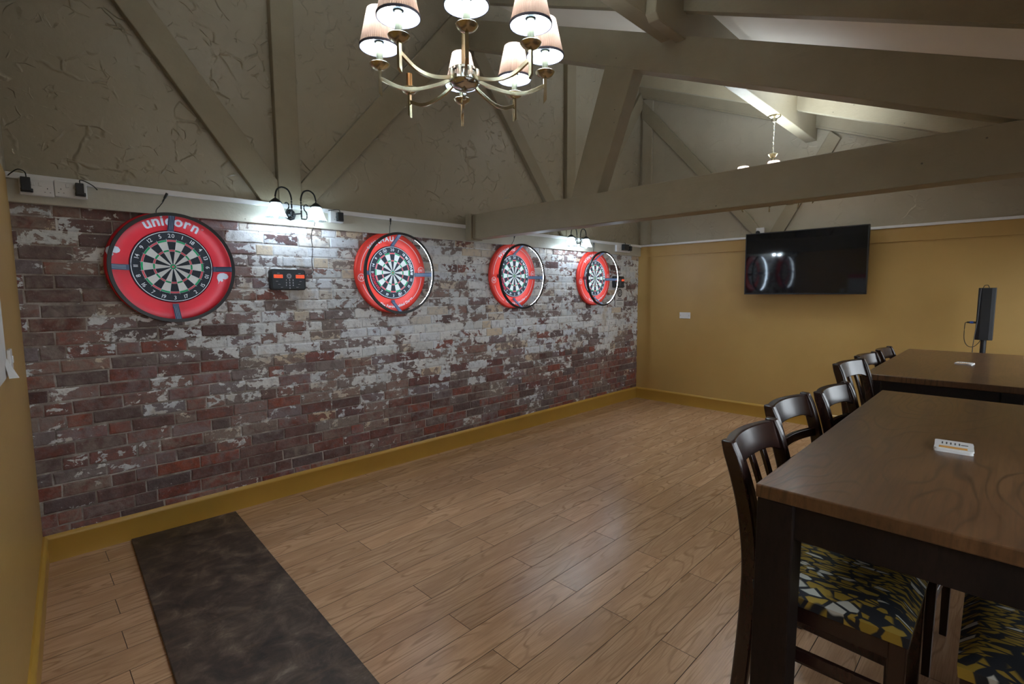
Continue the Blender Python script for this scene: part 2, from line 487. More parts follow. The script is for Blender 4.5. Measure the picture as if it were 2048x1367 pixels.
class MB:
    def __init__(s):
        s.v, s.f, s.m = [], [], []

    def add(s, vs, fs, mi=0):
        o = len(s.v)
        s.v += [tuple(v) for v in vs]
        s.f += [tuple(i + o for i in f) for f in fs]
        s.m += [mi] * len(fs)
        return s

    def box(s, a, b, mi=0, M4=None):
        x0, y0, z0 = a
        x1, y1, z1 = b
        vs = [Vector(p) for p in ((x0, y0, z0), (x1, y0, z0), (x1, y1, z0), (x0, y1, z0), (x0, y0, z1), (x1, y0, z1), (x1, y1, z1), (x0, y1, z1))]
        if M4 is not None:
            vs = [M4 @ v for v in vs]
        return s.add(vs, [(0, 3, 2, 1), (4, 5, 6, 7), (0, 1, 5, 4), (1, 2, 6, 5), (2, 3, 7, 6), (3, 0, 4, 7)], mi)

    def prism(s, poly, fn, d0, d1, mi=0):
        """poly of 2-D points; fn(a, b, d) -> 3-D"""
        n = len(poly)
        vs = [fn(a, b, d0) for a, b in poly] + [fn(a, b, d1) for a, b in poly]
        fs = [tuple(range(n))[::-1], tuple(range(n, 2 * n))] + [(i, (i + 1) % n, n + (i + 1) % n, n + i) for i in range(n)]
        return s.add(vs, fs, mi)

    def sweep(s, path, sect, ref=Vector((0, 0, 1)), mi=0, caps=True, scl=None, closed=False):
        """sect: list of (a, b) offsets along (side, upish)"""
        path = [Vector(p) for p in path]
        n, k = len(path), len(sect)
        vs = []
        for i, p in enumerate(path):
            if closed:
                t = path[(i + 1) % n] - path[i - 1]
            else:
                t = path[min(i + 1, n - 1)] - path[max(i - 1, 0)]
            t.normalize()
            sd = t.cross(ref)
            if sd.length < 1e-4:
                sd = t.cross(Vector((1, 0, 0.01)))
            sd.normalize()
            uu = sd.cross(t)
            q = scl[i] if scl else 1.0
            vs += [p + sd * a * q + uu * b_ * q for a, b_ in sect]
        fs = []
        for i in range(n if closed else n - 1):
            j = (i + 1) % n
            fs += [(i * k + a, i * k + (a + 1) % k, j * k + (a + 1) % k, j * k + a) for a in range(k)]
        if caps and not closed:
            fs += [tuple(range(k))[::-1], tuple((n - 1) * k + a for a in range(k))]
        return s.add(vs, fs, mi)

    def tube(s, path, r, n=8, mi=0, closed=False, scl=None):
        return s.sweep(path, [(r * math.cos(2 * math.pi * a / n), r * math.sin(2 * math.pi * a / n)) for a in range(n)], mi=mi, closed=closed, scl=scl)

    def lathe(s, prof, n=24, org=(0, 0, 0), axis='z', mi=0, mod=None, caps=False):
        org = Vector(org)
        vs = []
        for r, h in prof:
            for a in range(n):
                th = 2 * math.pi * a / n
                rr = r * (mod(a, h) if mod else 1)
                c, d = rr * math.cos(th), rr * math.sin(th)
                vs.append(org + (Vector((c, d, h)) if axis == 'z' else Vector((c, -h, d))))
        fs = []
        for i in range(len(prof) - 1):
            fs += [(i * n + a, i * n + (a + 1) % n, (i + 1) * n + (a + 1) % n, (i + 1) * n + a) for a in range(n)]
        if caps:
            fs += [tuple(range(n))[::-1], tuple((len(prof) - 1) * n + a for a in range(n))]
        return s.add(vs, fs, mi)

    def build(s, name, mats, parent=None, smooth_=False, loc=None, bevel=0.0, seg=2, fix=True):
        me = D.meshes.new(name)
        me.from_pydata(s.v, [], s.f)
        if not isinstance(mats, (list, tuple)):
            mats = [mats]
        for q in mats:
            me.materials.append(M[q])
        me.polygons.foreach_set('material_index', s.m)
        if fix:
            bm = bmesh.new()
            bm.from_mesh(me)
            bmesh.ops.recalc_face_normals(bm, faces=bm.faces[:])
            bm.to_mesh(me)
            bm.free()
        if smooth_:
            me.polygons.foreach_set('use_smooth', [True] * len(me.polygons))
            try:
                me.set_sharp_from_angle(angle=math.radians(40))
            except Exception:
                pass
        me.update()
        o = D.objects.new(name, me)
        COL.objects.link(o)
        if parent is not None:
            o.parent = parent
        if loc is not None:
            o.location = loc
        if bevel:
            bv = o.modifiers.new('bevel', 'BEVEL')
            bv.width = bevel
            bv.segments = seg
            bv.limit_method = 'ANGLE'
            bv.angle_limit = math.radians(40)
            bv.harden_normals = False
        return o

def empty(name, loc=(0, 0, 0), rz=0.0):
    o = D.objects.new(name, None)
    o.empty_display_size = 0.1
    COL.objects.link(o)
    o.location = loc
    o.rotation_euler = (0, 0, rz)
    return o

def tag(o, label, cat, group=None):
    o['label'] = label
    o['category'] = cat
    if group:
        o['group'] = group
    return o

def struct(o, label=None):
    o['kind'] = 'structure'
    if label:
        o['label'] = label
    return o

def copy_tree(o, parent=None):
    c = o.copy()
    COL.objects.link(c)
    c.parent = parent
    for ch in list(o.children):
        copy_tree(ch, c)
    return c

# ------------------------------------------------------------------ text
_gl = {}
def glyph(ch, bold=0.0):
    if (ch, bold) in _gl:
        return _gl[ch, bold]
    cu = D.curves.new('glyph', 'FONT')
    cu.body = ch
    cu.size = 1.0
    cu.resolution_u = 3
    cu.offset = bold
    ob = D.objects.new('glyph', cu)
    COL.objects.link(ob)
    dg = bpy.context.evaluated_depsgraph_get()
    me = ob.evaluated_get(dg).to_mesh()
    vs = [tuple(v.co) for v in me.vertices]
    fs = [tuple(p.vertices) for p in me.polygons]
    ob.evaluated_get(dg).to_mesh_clear()
    D.objects.remove(ob)
    D.curves.remove(cu)
    if vs:
        x0 = min(v[0] for v in vs)
        w = max(v[0] for v in vs) - x0
        vs = [(v[0] - x0, v[1]) for v in vs]
    else:
        w = 0.25
    _gl[ch, bold] = (vs, fs, w)
    return _gl[ch, bold]

def text_line(mb, s, size, fn, mi=0, gap=0.09, bold=0.0, center=True):
    """straight text; fn(a, b) -> 3-D"""
    tot = sum(glyph(c, bold)[2] + gap for c in s) - gap
    x = -tot / 2 if center else 0
    for c in s:
        vs, fs, w = glyph(c, bold)
        mb.add([fn((x + v[0]) * size, v[1] * size) for v in vs], fs, mi)
        x += w + gap

def text_arc(mb, s, size, r, mid, y, mi=0, gap=0.09, inward=False, bold=0.0, stretch=1.0):
    """text round a circle in the XZ plane (facing -Y); mid = angle of its middle, counter-clockwise from +X"""
    tot = (sum(glyph(c, bold)[2] + gap for c in s) - gap) * size * stretch
    a = -tot / 2
    for c in s:
        vs, fs, w = glyph(c, bold)
        th = mid - (a + w * size * stretch / 2) / r if not inward else mid + (a + w * size * stretch / 2) / r
        ct, st = math.cos(th), math.sin(th)
        out = []
        for vx, vy in vs:
            px, py = (vx - w / 2) * size * stretch, vy * size
            if not inward:
                out.append((ct * (r + py) + st * px, y, st * (r + py) - ct * px))
            else:
                out.append((ct * (r - py) - st * px, y, st * (r - py) + ct * px))
        mb.add(out, fs, mi)
        a += (w + gap) * size * stretch

# ================================================================== STRUCTURE
LX = 6.454           # end wall
YF = -4.60           # front wall, off frame
SLOPE = 0.41
def ceil_z(y): return 4.44 + SLOPE * y
def lw_x(y): return 0.02 + 0.065 * y       # the left wall is slightly askew

# ---- floor with laminate planks
fl = MB().box((-0.6, YF - 0.1, -0.06), (LX + 0.1, 0.1, -0.009)).build('floor', 'groove')
struct(fl, 'oak laminate plank floor')
PW, PL = 0.1645, 1.19
for k in range(-1, 28):
    y1 = -(0.0745 + PW * k)
    y0 = y1 - PW
    if y1 < YF:
        break
    y1c, y0c = min(y1, 0.0), max(y0, YF)
    start = (0.285 - 0.0078 * k) if k % 2 == 0 else (0.852 - 0.0062 * k)
    x = start - PL * 2
    while x < LX:
        a, b_ = max(x, -0.42), min(x + PL, LX)
        x += PL
        if b_ - a < 0.03:
            continue
        g = 0.0006
        cx, cy = (a + b_) / 2, (y0c + y1c) / 2
        hx, hy = (b_ - a) / 2 - g, (y1c - y0c) / 2 - g
        c = 0.0010
        vs = [(-hx, -hy, -0.009), (hx, -hy, -0.009), (hx, hy, -0.009), (-hx, hy, -0.009),
              (-hx, -hy, -c), (hx, -hy, -c), (hx, hy, -c), (-hx, hy, -c),
              (-hx + c, -hy + c, 0), (hx - c, -hy + c, 0), (hx - c, hy - c, 0), (-hx + c, hy - c, 0)]
        fs = [(4, 5, 9, 8), (5, 6, 10, 9), (6, 7, 11, 10), (7, 4, 8, 11), (8, 9, 10, 11), (0, 1, 5, 4), (1, 2, 6, 5), (2, 3, 7, 6), (3, 0, 4, 7)]
        MB().add(vs, [fs[4]]).add(vs, fs[:4] + fs[5:], 1).build('plank', ['oak', 'groove'], fl, loc=(cx, cy, 0), fix=False)

# ---- brick wall: mortar bed + bricks
wb = MB().box((-0.05, 0.0, 0.0), (LX + 0.05, 0.12, 2.07)).build('wall_back', 'mortar')
struct(wb, 'exposed brick wall with flaking white paint')
CH = 0.0815
bricks = []
row = 0
z = 0.125
rng = random.Random(11)
while z < 2.06:
    x = -0.02 - rng.random() * 0.2
    header_row = row % 5 == 3
    while x < LX:
        if header_row:
            ln = 0.112 if rng.random() < 0.6 else 0.235
        else:
            ln = 0.235 if rng.random() < 0.86 else 0.112
        ln *= rng.uniform(0.94, 1.05)
        a, b_ = max(x, 0.0), min(x + ln, LX)
        if b_ - a > 0.035:
            bricks.append((a, b_, z + rng.uniform(-0.0025, 0.0025), min(CH - 0.0085 + rng.uniform(-0.005, 0.002), 2.07 - z), rng.uniform(0.003, 0.008)))
        x += ln + 0.008
    z += CH
    row += 1

def brick_geo(lx, h, dep, r):
    hx, hz = lx / 2, h / 2
    j = lambda s: r.uniform(-s, s)
    vs = []
    for (sx, sz) in ((-1, -1), (1, -1), (1, 1), (-1, 1)):
        vs.append((sx * hx, 0.004, sz * hz))
    for (sx, sz) in ((-1, -1), (1, -1), (1, 1), (-1, 1)):
        vs.append((sx * hx + j(0.003), -dep + 0.003 + j(0.001), sz * hz + j(0.003)))
    for (sx, sz) in ((-1, -1), (1, -1), (1, 1), (-1, 1)):
        vs.append((sx * (hx - 0.006) + j(0.005), -dep + j(0.0015), sz * (hz - 0.006) + j(0.004)))
    fs = []
    for o in (0, 4):
        for i in range(4):
            k = (i + 1) % 4
            fs.append((o + i, o + k, o + 4 + k, o + 4 + i))
    fs.append((8, 9, 10, 11))
    return vs, fs

def brick_score(b):
    c = Vector(((b[0] + b[1]) / 2, 0, b[2]))
    d = c - CAM_POS
    vis = 1.0
    for bx in (0.745, 2.361, 3.862, 5.336):
        if (c.x - bx) ** 2 + (c.z + 0.04 - 1.73) ** 2 < 0.30 ** 2:
            vis = 0.0
    if b[2] + b[3] < 0.17:
        vis = 0.0
    return vis * (b[1] - b[0]) * b[3] * (-d.y) / d.length ** 3
order = sorted(range(len(bricks)), key=lambda i: -brick_score(bricks[i]))
br = random.Random(5)
variants = {}
for kind, ln in (('s', 0.235), ('h', 0.112)):
    for k in range(6):
        vs, fs = brick_geo(ln, 0.0705, 0.0085, br)
        me = D.meshes.new('brick')
        me.from_pydata(vs, [], fs)
        me.materials.append(M['brick'])
        variants[kind, k] = me
rest = MB()
tones = []
for rank, i in enumerate(order):
    a, b_, zz, h, dep = bricks[i]
    ln = b_ - a
    if rank < 300:
        kind = 's' if ln > 0.165 else 'h'
        o = D.objects.new('brick', variants[kind, br.randrange(6)])
        COL.objects.link(o)
        o.parent = wb
        o.location = ((a + b_) / 2, 0, zz + h / 2)
        o.scale = (ln / (0.235 if kind == 's' else 0.112), dep / 0.0085, h / 0.0705)
    else:
        vs, fs = brick_geo(ln, h, dep, br)
        c = Vector(((a + b_) / 2, 0, zz + h / 2))
        rest.add([Vector(v) + c for v in vs], fs)
        tones += [br.random()] * len(vs)
ro = rest.build('brick', 'brick', wb, fix=False)
ro['kind'] = 'stuff'
at = ro.data.attributes.new('tone', 'FLOAT', 'POINT')
at.data.foreach_set('value', tones)

# ---- upper back wall, trowelled plaster
struct(MB().box((-0.3, 0.0, 2.07), (LX + 0.05, 0.12, 4.6)).build('wall_upper', 'plaster'), 'khaki trowelled plaster wall above the brick')

# ---- end wall: yellow below, plaster above
struct(MB().box((LX, YF - 0.1, 0), (LX + 0.12, 0.12, 2.19)).build('wall_right', 'yellow'), 'mustard yellow end wall')
struct(MB().prism([(0.12, 2.19), (YF - 0.1, 2.19), (YF - 0.1, 2.62), (0.12, 4.6)], lambda a, b, d: (d, a, b), LX, LX + 0.12)
       .build('wall_gable', 'plaster_soft'), 'khaki plastered end wall above the picture rail')
# ---- left wall, slightly askew
lwm = MB()
lwm.prism([(lw_x(0.1), 0.1), (lw_x(YF - 0.1), YF - 0.1), (lw_x(YF - 0.1) - 0.12, YF - 0.1), (lw_x(0.1) - 0.12, 0.1)], lambda a, b, d: (a, b, d), 0, 2.2)
struct(lwm.build('wall_left', 'yellow'), 'mustard yellow side wall')
lwm = MB()
lwm.prism([(lw_x(0.1), 0.1), (lw_x(YF - 0.1), YF - 0.1), (lw_x(YF - 0.1) - 0.12, YF - 0.1), (lw_x(0.1) - 0.12, 0.1)], lambda a, b, d: (a, b, d), 2.2, 4.6)
struct(lwm.build('wall_side_upper', 'plaster'), 'khaki plastered side wall above the picture rail')
# ---- front wall (behind the tables) with two assumed windows, unseen, added to let daylight in
ADDED_WIN = [(0.2, 2.1), (4.0, 6.1)]
Z0, Z1 = 1.0, 2.05
fwm = MB()
xs = [-0.5, ADDED_WIN[0][0], ADDED_WIN[0][1], ADDED_WIN[1][0], ADDED_WIN[1][1], LX + 0.12]
for i in range(5):
    if i % 2 == 0:
        fwm.box((xs[i], YF - 0.12, 0), (xs[i + 1], YF, 2.7))
    else:
        fwm.box((xs[i], YF - 0.12, 0), (xs[i + 1], YF, Z0))
        fwm.box((xs[i], YF - 0.12, Z1), (xs[i + 1], YF, 2.7))
struct(fwm.build('wall_front', 'yellow'), 'mustard yellow window wall')
for i, (a, b_) in enumerate(ADDED_WIN):
    w = MB()
    for xx in (a, (a + b_) / 2 - 0.025, b_ - 0.05):
        w.box((xx, YF - 0.09, Z0), (xx + 0.05, YF - 0.03, Z1))
    for zz in (Z0, Z1 - 0.05):
        w.box((a, YF - 0.09, zz), (b_, YF - 0.03, zz + 0.05))
    wo = struct(w.build('window_%d' % (i + 1), 'white_trim'), 'white framed window')
    for k in range(2):
        x0 = a + 0.05 + k * ((b_ - a) / 2 - 0.025)
        MB().box((x0, YF - 0.064, Z0 + 0.05), (x0 + (b_ - a) / 2 - 0.075, YF - 0.058, Z1 - 0.05)).build('pane', 'pane', wo)

# ---- unseen dark slab added outside to cut light from below
struct(MB().box((-25, -45, -0.4), (35, YF - 0.2, -0.2)).build('ground', 'tarmac'), 'dark tarmac yard outside the windows')
# ---- ceiling (sloping roof lining)
cm = MB().prism([(0.12, ceil_z(0.12)), (YF - 0.2, ceil_z(YF - 0.2)), (YF - 0.2, ceil_z(YF - 0.2) + 0.1), (0.12, ceil_z(0.12) + 0.1)],
                lambda a, b, d: (d, a, b), -0.6, LX + 0.12)
struct(cm.build('ceiling', 'ceiling'), 'cream sloping ceiling between the rafters')

# ---- roof timbers
def timber(mb, name, label, m='timber', bev=0.006):
    return struct(mb.build(name, m, bevel=bev), label)
def raf(x0, x1, ya, yb, zb, zt):
    """rafter from y=ya down to y=yb; bottom / top = z offset at y=0"""
    return MB().prism([(ya, zb + SLOPE * ya), (yb, zb + SLOPE * yb), (yb, zt + SLOPE * yb), (ya, zt + SLOPE * ya)], lambda a, b, d: (d, a, b), x0, x1)
timber(MB().box((3.19, YF, 2.068), (3.33, -0.150, 2.298)), 'tie_beam', 'long khaki tie beam crossing the room')
timber(MB().box((3.185, -0.135, 2.06), (3.335, -0.05, 2.31)), 'padstone_beam', 'pale end block of the tie beam on the brick wall')
timber(MB().box((3.20, -0.152, 2.08), (3.32, -0.13, 2.29)), 'packing_beam', 'packing between tie beam and end block', 'groove', 0.0)  # dark filler stands in for the shade inside the open gap
timber(raf(3.19, 3.33, -0.05, -4.25, 3.880, 4.130), 'principal_roof_beam', 'deep sloping principal rafter over the tie beam')
st = MB().prism([(-1.342, 2.285), (-1.594, 2.285), (-1.90, 3.11), (-1.66, 3.21)], lambda a, b, d: (d, a, b), 3.195, 3.325)
timber(st, 'strut_beam', 'leaning khaki strut between tie beam and rafter')
timber(MB().box((-0.4, -2.215, 3.205), (LX, -2.105, 3.60)), 'purlin_beam', 'khaki purlin running the length of the room')
cl = MB().prism([(2.83, 3.46), (2.80, 3.20), (2.84, 3.165), (3.19, 3.165), (3.19, 3.46)], lambda a, b, d: (a, d, b), -2.285, -2.214)
timber(cl, 'cleat_beam', 'short block beside the purlin at the rafter')
for x in (0.585, 1.865, 3.145, 4.425, 5.705, 6.385):
    for (ya, yb) in ((-0.0, -2.106), (-2.214, YF)):
        timber(raf(x, x + 0.062, ya, yb, 4.262, 4.45), 'common_roof_beam', 'khaki common rafter under the cream ceiling', bev=0.003)
# wall framing on the back wall
PB = 0.055
for px in (1.43, 4.75):
    timber(MB().box((px, -PB, 2.21), (px + 0.165, 0.01, ceil_z(0))), 'wall_post_beam', 'upright khaki timber post on the plaster wall')
def brace(poly, label, wall='back', d=0.045):
    if wall == 'back':
        mb = MB().prism(poly, lambda a, b, dd: (a, dd, b), -d, 0.01)
    else:
        mb = MB().prism(poly, lambda a, b, dd: (dd, a, b), LX - d, LX + 0.01)
    timber(mb, 'diagonal_brace_beam', label)
brace([(1.315, 2.21), (1.43, 2.21), (1.43, 2.373), (0.0, 4.28), (0.0, 4.02), (0.545, 3.269)], 'diagonal brace rising left from the first wall post')
brace([(1.596, 2.21), (1.668, 2.21), (2.134, 2.718), (3.17, 3.85), (3.17, 4.22), (1.596, 2.372)], 'diagonal brace rising right from the first wall post')
brace([(3.33, 3.82), (4.395, 2.572), (4.70, 2.21), (4.748, 2.21), (4.748, 2.375), (3.33, 4.06)], 'diagonal brace falling right to the second wall post')
brace([(4.917, 2.21), (5.03, 2.21), (6.44, 4.10), (6.44, 4.36), (4.917, 2.375)], 'diagonal brace rising right from the second wall post')
# end wall framing
timber(MB().box((LX - 0.03, -0.20, 2.215), (LX + 0.01, -0.045, 4.2)), 'corner_post_beam', 'pale corner post on the end wall', 'plaster_soft')
brace([(-0.025, 3.97), (-0.82, 3.10), (-1.29, 2.555), (-1.60, 2.215), (-1.73, 2.215), (-1.47, 2.54), (-1.016, 3.082), (-0.05, 4.19)], 'diagonal brace falling from the corner of the end wall', 'end', 0.035)
brace([(-1.76, 2.215), (-1.915, 2.215), (-2.45, 3.18), (-2.35, 3.28)], 'diagonal brace rising above the television', 'end', 0.035)
timber(raf(LX - 0.06, LX, -0.0, YF, 4.24, 4.45), 'wall_roof_beam', 'end rafter against the end wall')

# ---- picture rail / ledge beam
struct(MB().box((lw_x(0) - 0.02, -0.042, 2.056), (LX, 0.01, 2.182)).build('trim_1', 'ledge', bevel=0.003), 'cream painted beam along the top of the brick')
struct(MB().box((lw_x(0) - 0.02, -0.058, 2.178), (LX, 0.01, 2.210)).build('trim_2', 'white_trim', bevel=0.003), 'white shelf moulding on the cream beam')
struct(MB().box((LX - 0.028, YF, 2.185), (LX, -0.05, 2.212)).build('trim_3', 'white_trim', bevel=0.004), 'white picture rail on the end wall')
struct(MB().box((LX - 0.012, YF, 2.045), (LX, -0.043, 2.185)).build('trim_4', 'yellow', bevel=0.003), 'mustard frieze board below the picture rail')
# ---- baseboards
def skirt(fn, length, name):
    prof = [(0.0, 0.0), (-0.018, 0.0), (-0.018, 0.128), (-0.022, 0.134), (-0.022, 0.146), (-0.014, 0.156), (-0.008, 0.162), (0.0, 0.162)]
    mb = MB().prism(prof, fn, 0, length)
    struct(mb.build(name, 'yellow_trim', smooth_=True), 'mustard painted skirting board')
skirt(lambda a, b, d: (d, a, b), LX - 0.0, 'baseboard_back')
skirt(lambda a, b, d: (LX + a, -d, b), 4.6, 'baseboard_right')
skirt(lambda a, b, d: (lw_x(-d) - a, -d, b), 4.6, 'baseboard_left')
skirt(lambda a, b, d: (d, YF - a, b), LX, 'baseboard_front')

# ================================================================== DARTBOARDS
NUMS = [20, 1, 18, 4, 13, 6, 10, 15, 2, 17, 3, 19, 7, 16, 8, 11, 14, 9, 12, 5]
def pol(r, a, y):
    return (r * math.cos(a), y, r * math.sin(a))

def make_dartboard(x, winmau, label):
    t = empty('dartboard', (x, 0, 1.73))
    tag(t, label, 'dartboard', 'dartboards along the brick wall')
    MB().lathe([(0.0, 0.004), (0.2255, 0.004), (0.2255, 0.046), (0.222, 0.050), (0.0, 0.050)], 64, axis='y').build('sisal_body', 'sisal_black', t, True)
    f = MB()
    Y = -0.0505
    seg = 2 * math.pi / 20
    def wedge(r0, r1, a0, a1, mi):
        n = 3
        vs = [pol(r0, a0 + (a1 - a0) * i / n, Y) for i in range(n + 1)] + [pol(r1, a0 + (a1 - a0) * i / n, Y) for i in range(n + 1)]
        f.add(vs, [(i + 1, i, n + 1 + i, n + 2 + i) for i in range(n)], mi)
    for k in range(20):
        c = math.pi / 2 - k * seg
        a0, a1 = c + seg / 2, c - seg / 2
        odd = k % 2
        wedge(0.0165, 0.097, a0, a1, 1 if odd else 0)
        wedge(0.097, 0.108, a0, a1, 3 if odd else 2)
        wedge(0.108, 0.159, a0, a1, 1 if odd else 0)
        wedge(0.159, 0.1705, a0, a1, 3 if odd else 2)
        wedge(0.0068, 0.0165, a0, a1, 3)
        wedge(0.0, 0.0068, a0, a1, 2)
    f.build('scoring_face', ['sisal_black', 'sisal_cream', 'sisal_red', 'sisal_green'], t)
    w = MB()
    for k in range(20):
        a = math.pi / 2 - (k + 0.5) * seg
        w.tube([pol(0.0165, a, -0.0515), pol(0.178, a, -0.0515)], 0.0007, 4)
    for r in (0.0068, 0.0165, 0.097, 0.108, 0.159, 0.1705):
        w.tube([pol(r, 2 * math.pi * i / 60, -0.0515) for i in range(60)], 0.0006, 4, closed=True)
    w.build('wire_spider', 'wire', t)
    n = MB()
    n.tube([pol(0.2195, 2 * math.pi * i / 72, -0.052) for i in range(72)], 0.0017, 5, closed=True)
    for k, v in enumerate(NUMS):
        if winmau and v in (5, 4, 13, 6, 8, 16, 3, 11)[0:1]:
            continue
        if winmau and (v in (4, 13, 16, 8)):
            continue
        a = math.pi / 2 - k * seg
        low = v in (15, 2, 17, 3, 19, 7, 16)
        text_arc(n, str(v), 0.034, 0.1845 if not low else 0.2095, a, -0.0522, inward=low, gap=0.12, bold=0.004)
    n.build('number_ring', 'print_white', t)
    if winmau:
        g = MB()
        text_arc(g, 'winmau', 0.052, 0.182, math.radians(22), -0.0524, bold=0.02, gap=0.08)
        g.build('lettering', 'print_white', t)
        g = MB()
        text_arc(g, 'DIAMOND', 0.034, 0.184, math.radians(205), -0.0524, bold=0.02, gap=0.05, stretch=0.9)
        g.build('lettering', 'print_red', t)
        for a in (112, 290):
            c = pol(0.195, math.radians(a), -0.0524)
            g = MB()
            ring_print(g, c, 0.019, 0.0165, 0)
            text_line(g, 'W', 0.024, lambda u, v: (c[0] + u, -0.0525, c[2] - 0.009 + v), 0, bold=0.02)
            g.build('emblem', 'print_white', t)
    return t

def ring_print(mb, c, ro_, ri, mi, n=28):
    vs = []
    for r in (ri, ro_):
        vs += [(c[0] + r * math.cos(2 * math.pi * i / n), c[1], c[2] + r * math.sin(2 * math.pi * i / n)) for i in range(n)]
    mb.add(vs, [(i, (i + 1) % n, n + (i + 1) % n, n + i)[::-1] for i in range(n)], mi)

def disc_print(mb, c, r, mi, n=28):
    mb.add([(c[0] + r * math.cos(-2 * math.pi * i / n), c[1], c[2] + r * math.sin(-2 * math.pi * i / n)) for i in range(n)], [tuple(range(n))[::-1]], mi)

def arc_print(mb, r0, r1, a0, a1, y, mi, n=24):
    vs = [pol(r0, a0 + (a1 - a0) * i / n, y) for i in range(n + 1)] + [pol(r1, a0 + (a1 - a0) * i / n, y) for i in range(n + 1)]
    mb.add(vs, [(i, i + 1, n + 2 + i, n + 1 + i) for i in range(n)], mi)

SURR = [(0.2265, 0.006), (0.340, 0.006), (0.3465, 0.012), (0.3485, 0.022), (0.3465, 0.034), (0.340, 0.041), (0.333, 0.043), (0.2305, 0.043), (0.2265, 0.039), (0.2265, 0.006)]
def make_surround(x, winmau, label):
    t = empty('dartboard_surround', (x, 0, 1.73))
    tag(t, label, 'surround', 'foam rings around the dartboards')
    MB().lathe(SURR, 96, axis='y').build('foam_ring', 'orange_red' if winmau else 'red', t, True)
    Y = -0.0437
    g = MB()
    if not winmau:
        text_arc(g, 'unicorn', 0.092, 0.262, math.radians(88), Y, 0, gap=0.06, bold=0.025, stretch=1.0)
        rm = MB()
        ring_print(rm, pol(0.306, math.radians(54), Y), 0.006, 0.0045, 0)
        rm.build('registered_mark', 'print_grey', t)
        # horse-head emblems either side
        def head(cx, cz, s, flip):
            pts = [(-0.9, -1.0), (-0.45, -0.25), (-0.2, -0.55), (0.05, -0.30), (-0.05, 0.05), (0.45, -0.05), (0.85, 0.15), (1.0, 0.5), (0.75, 0.95), (0.2, 1.15), (-0.45, 1.1), (-0.85, 0.8), (-1.0, 0.2), (-0.75, -0.5)]
            pts = [(cx + flip * a * s, Y, cz + b * s) for a, b in pts]
            MB().add(pts, [tuple(range(len(pts)))]).build('emblem', 'print_grey', t)
        head(-0.300, 0.075, 0.036, 1)
        head(0.285, -0.075, 0.036, 1)
        g.build('lettering', ['print_grey'], t)
    else:
        text_arc(g, 'WINMAU', 0.056, 0.270, math.radians(113), Y, 0, gap=0.10, bold=0.03)
        g.build('lettering', 'print_white', t)
        g = MB()
        text_arc(g, 'The Force Behind Darts', 0.033, 0.303, math.radians(278), Y, 0, gap=0.09, inward=True, bold=0.02)
        g.build('slogan', 'print_white', t)
        R = math.radians
        for a0, a1 in ((117, 178), (200, 240), (18, 76), (-50, -8)):
            g = MB()
            arc_print(g, 0.298, 0.304, R(a0), R(a1), Y, 0)
            g.build('stripe', 'print_pink', t)
        for a in (189, 5):
            c = pol(0.299, R(a), Y)
            g = MB()
            ring_print(g, c, 0.033, 0.027, 0)
            text_line(g, 'W', 0.042, lambda u, v: (c[0] + u, Y, c[2] - 0.015 + v), 0, bold=0.03)
            g.build('emblem', 'print_pink', t)
    return t

def make_light(x, yy, lit, label, rot=0.0, dz=-0.01):
    t = empty('dartboard_light', (x, 0, 1.73 + dz))
    tag(t, label, 'light ring', 'light rings in front of the dartboards')
    c = -yy
    rp = [(0.326, c - 0.012), (0.342, c - 0.012), (0.344, c), (0.342, c + 0.008), (0.3225, c + 0.008), (0.3225, c + 0.004), (0.326, c + 0.004), (0.326, c - 0.012)]
    MB().lathe(rp, 96, axis='y').build('ring', 'black', t, True)
    MB().lathe([(0.3255, c - 0.0035), (0.3255, c + 0.001)], 96, axis='y').build('light_strip', 'led_on' if lit else 'led_dim', t, True)
    for k in range(4):
        a = math.pi / 2 * k + rot
        m = MB()
        ca, sa = math.cos(a), math.sin(a)
        def fn(u, v, d, ca=ca, sa=sa):
            return (ca * u - sa * d, v, sa * u + ca * d)
        hw = 0.017
        # the arm runs down from the ring to the board edge
        poly = [(0.332, yy - 0.004), (0.332, yy + 0.006), (0.246, -0.0445), (0.2275, -0.0445), (0.2275, -0.0525), (0.244, -0.0525)]
        m.prism(poly, fn, -hw, hw)
        o = m.build('bracket_arm', 'strap_blue', t)
        s = MB()
        for off in (-0.010, -0.002, 0.006):
            def f2(u, v, d, ca=ca, sa=sa):
                return (ca * u - sa * d, v, sa * u + ca * d)
            s.prism([(0.330, yy - 0.0048), (0.2445, -0.0533), (0.2445, -0.0525), (0.330, yy - 0.004)], f2, off, off + 0.003)
        s.build('stripe', 'strap_pale', o)
    return t

BX = [0.745, 2.361, 3.862, 5.336]
names = ['dartboard inside the crimson surround nearest the corner sockets', 'dartboard second from the left in a bright red ring',
         'dartboard third from the left under the tie beam', 'dartboard farthest right beside the end corner']
snames = ['crimson foam surround printed unicorn around the leftmost dartboard', 'bright red foam surround of the second dartboard from the left',
          'bright red foam surround of the third dartboard from the left', 'bright red foam surround of the rightmost dartboard']
lnames = ['black ring lamp hugging the crimson leftmost surround', 'black ring lamp with lit strip before the second dartboard from the left',
          'black ring lamp with lit strip before the third dartboard from the left', 'black ring lamp with lit strip before the rightmost dartboard']
for i, x in enumerate(BX):
    make_dartboard(x, i > 0, names[i])
    make_surround(x, i > 0, snames[i])
    make_light(x, -0.115 if i == 0 else -0.178, i > 0, lnames[i], 0.0 if i == 0 else math.radians(-1))

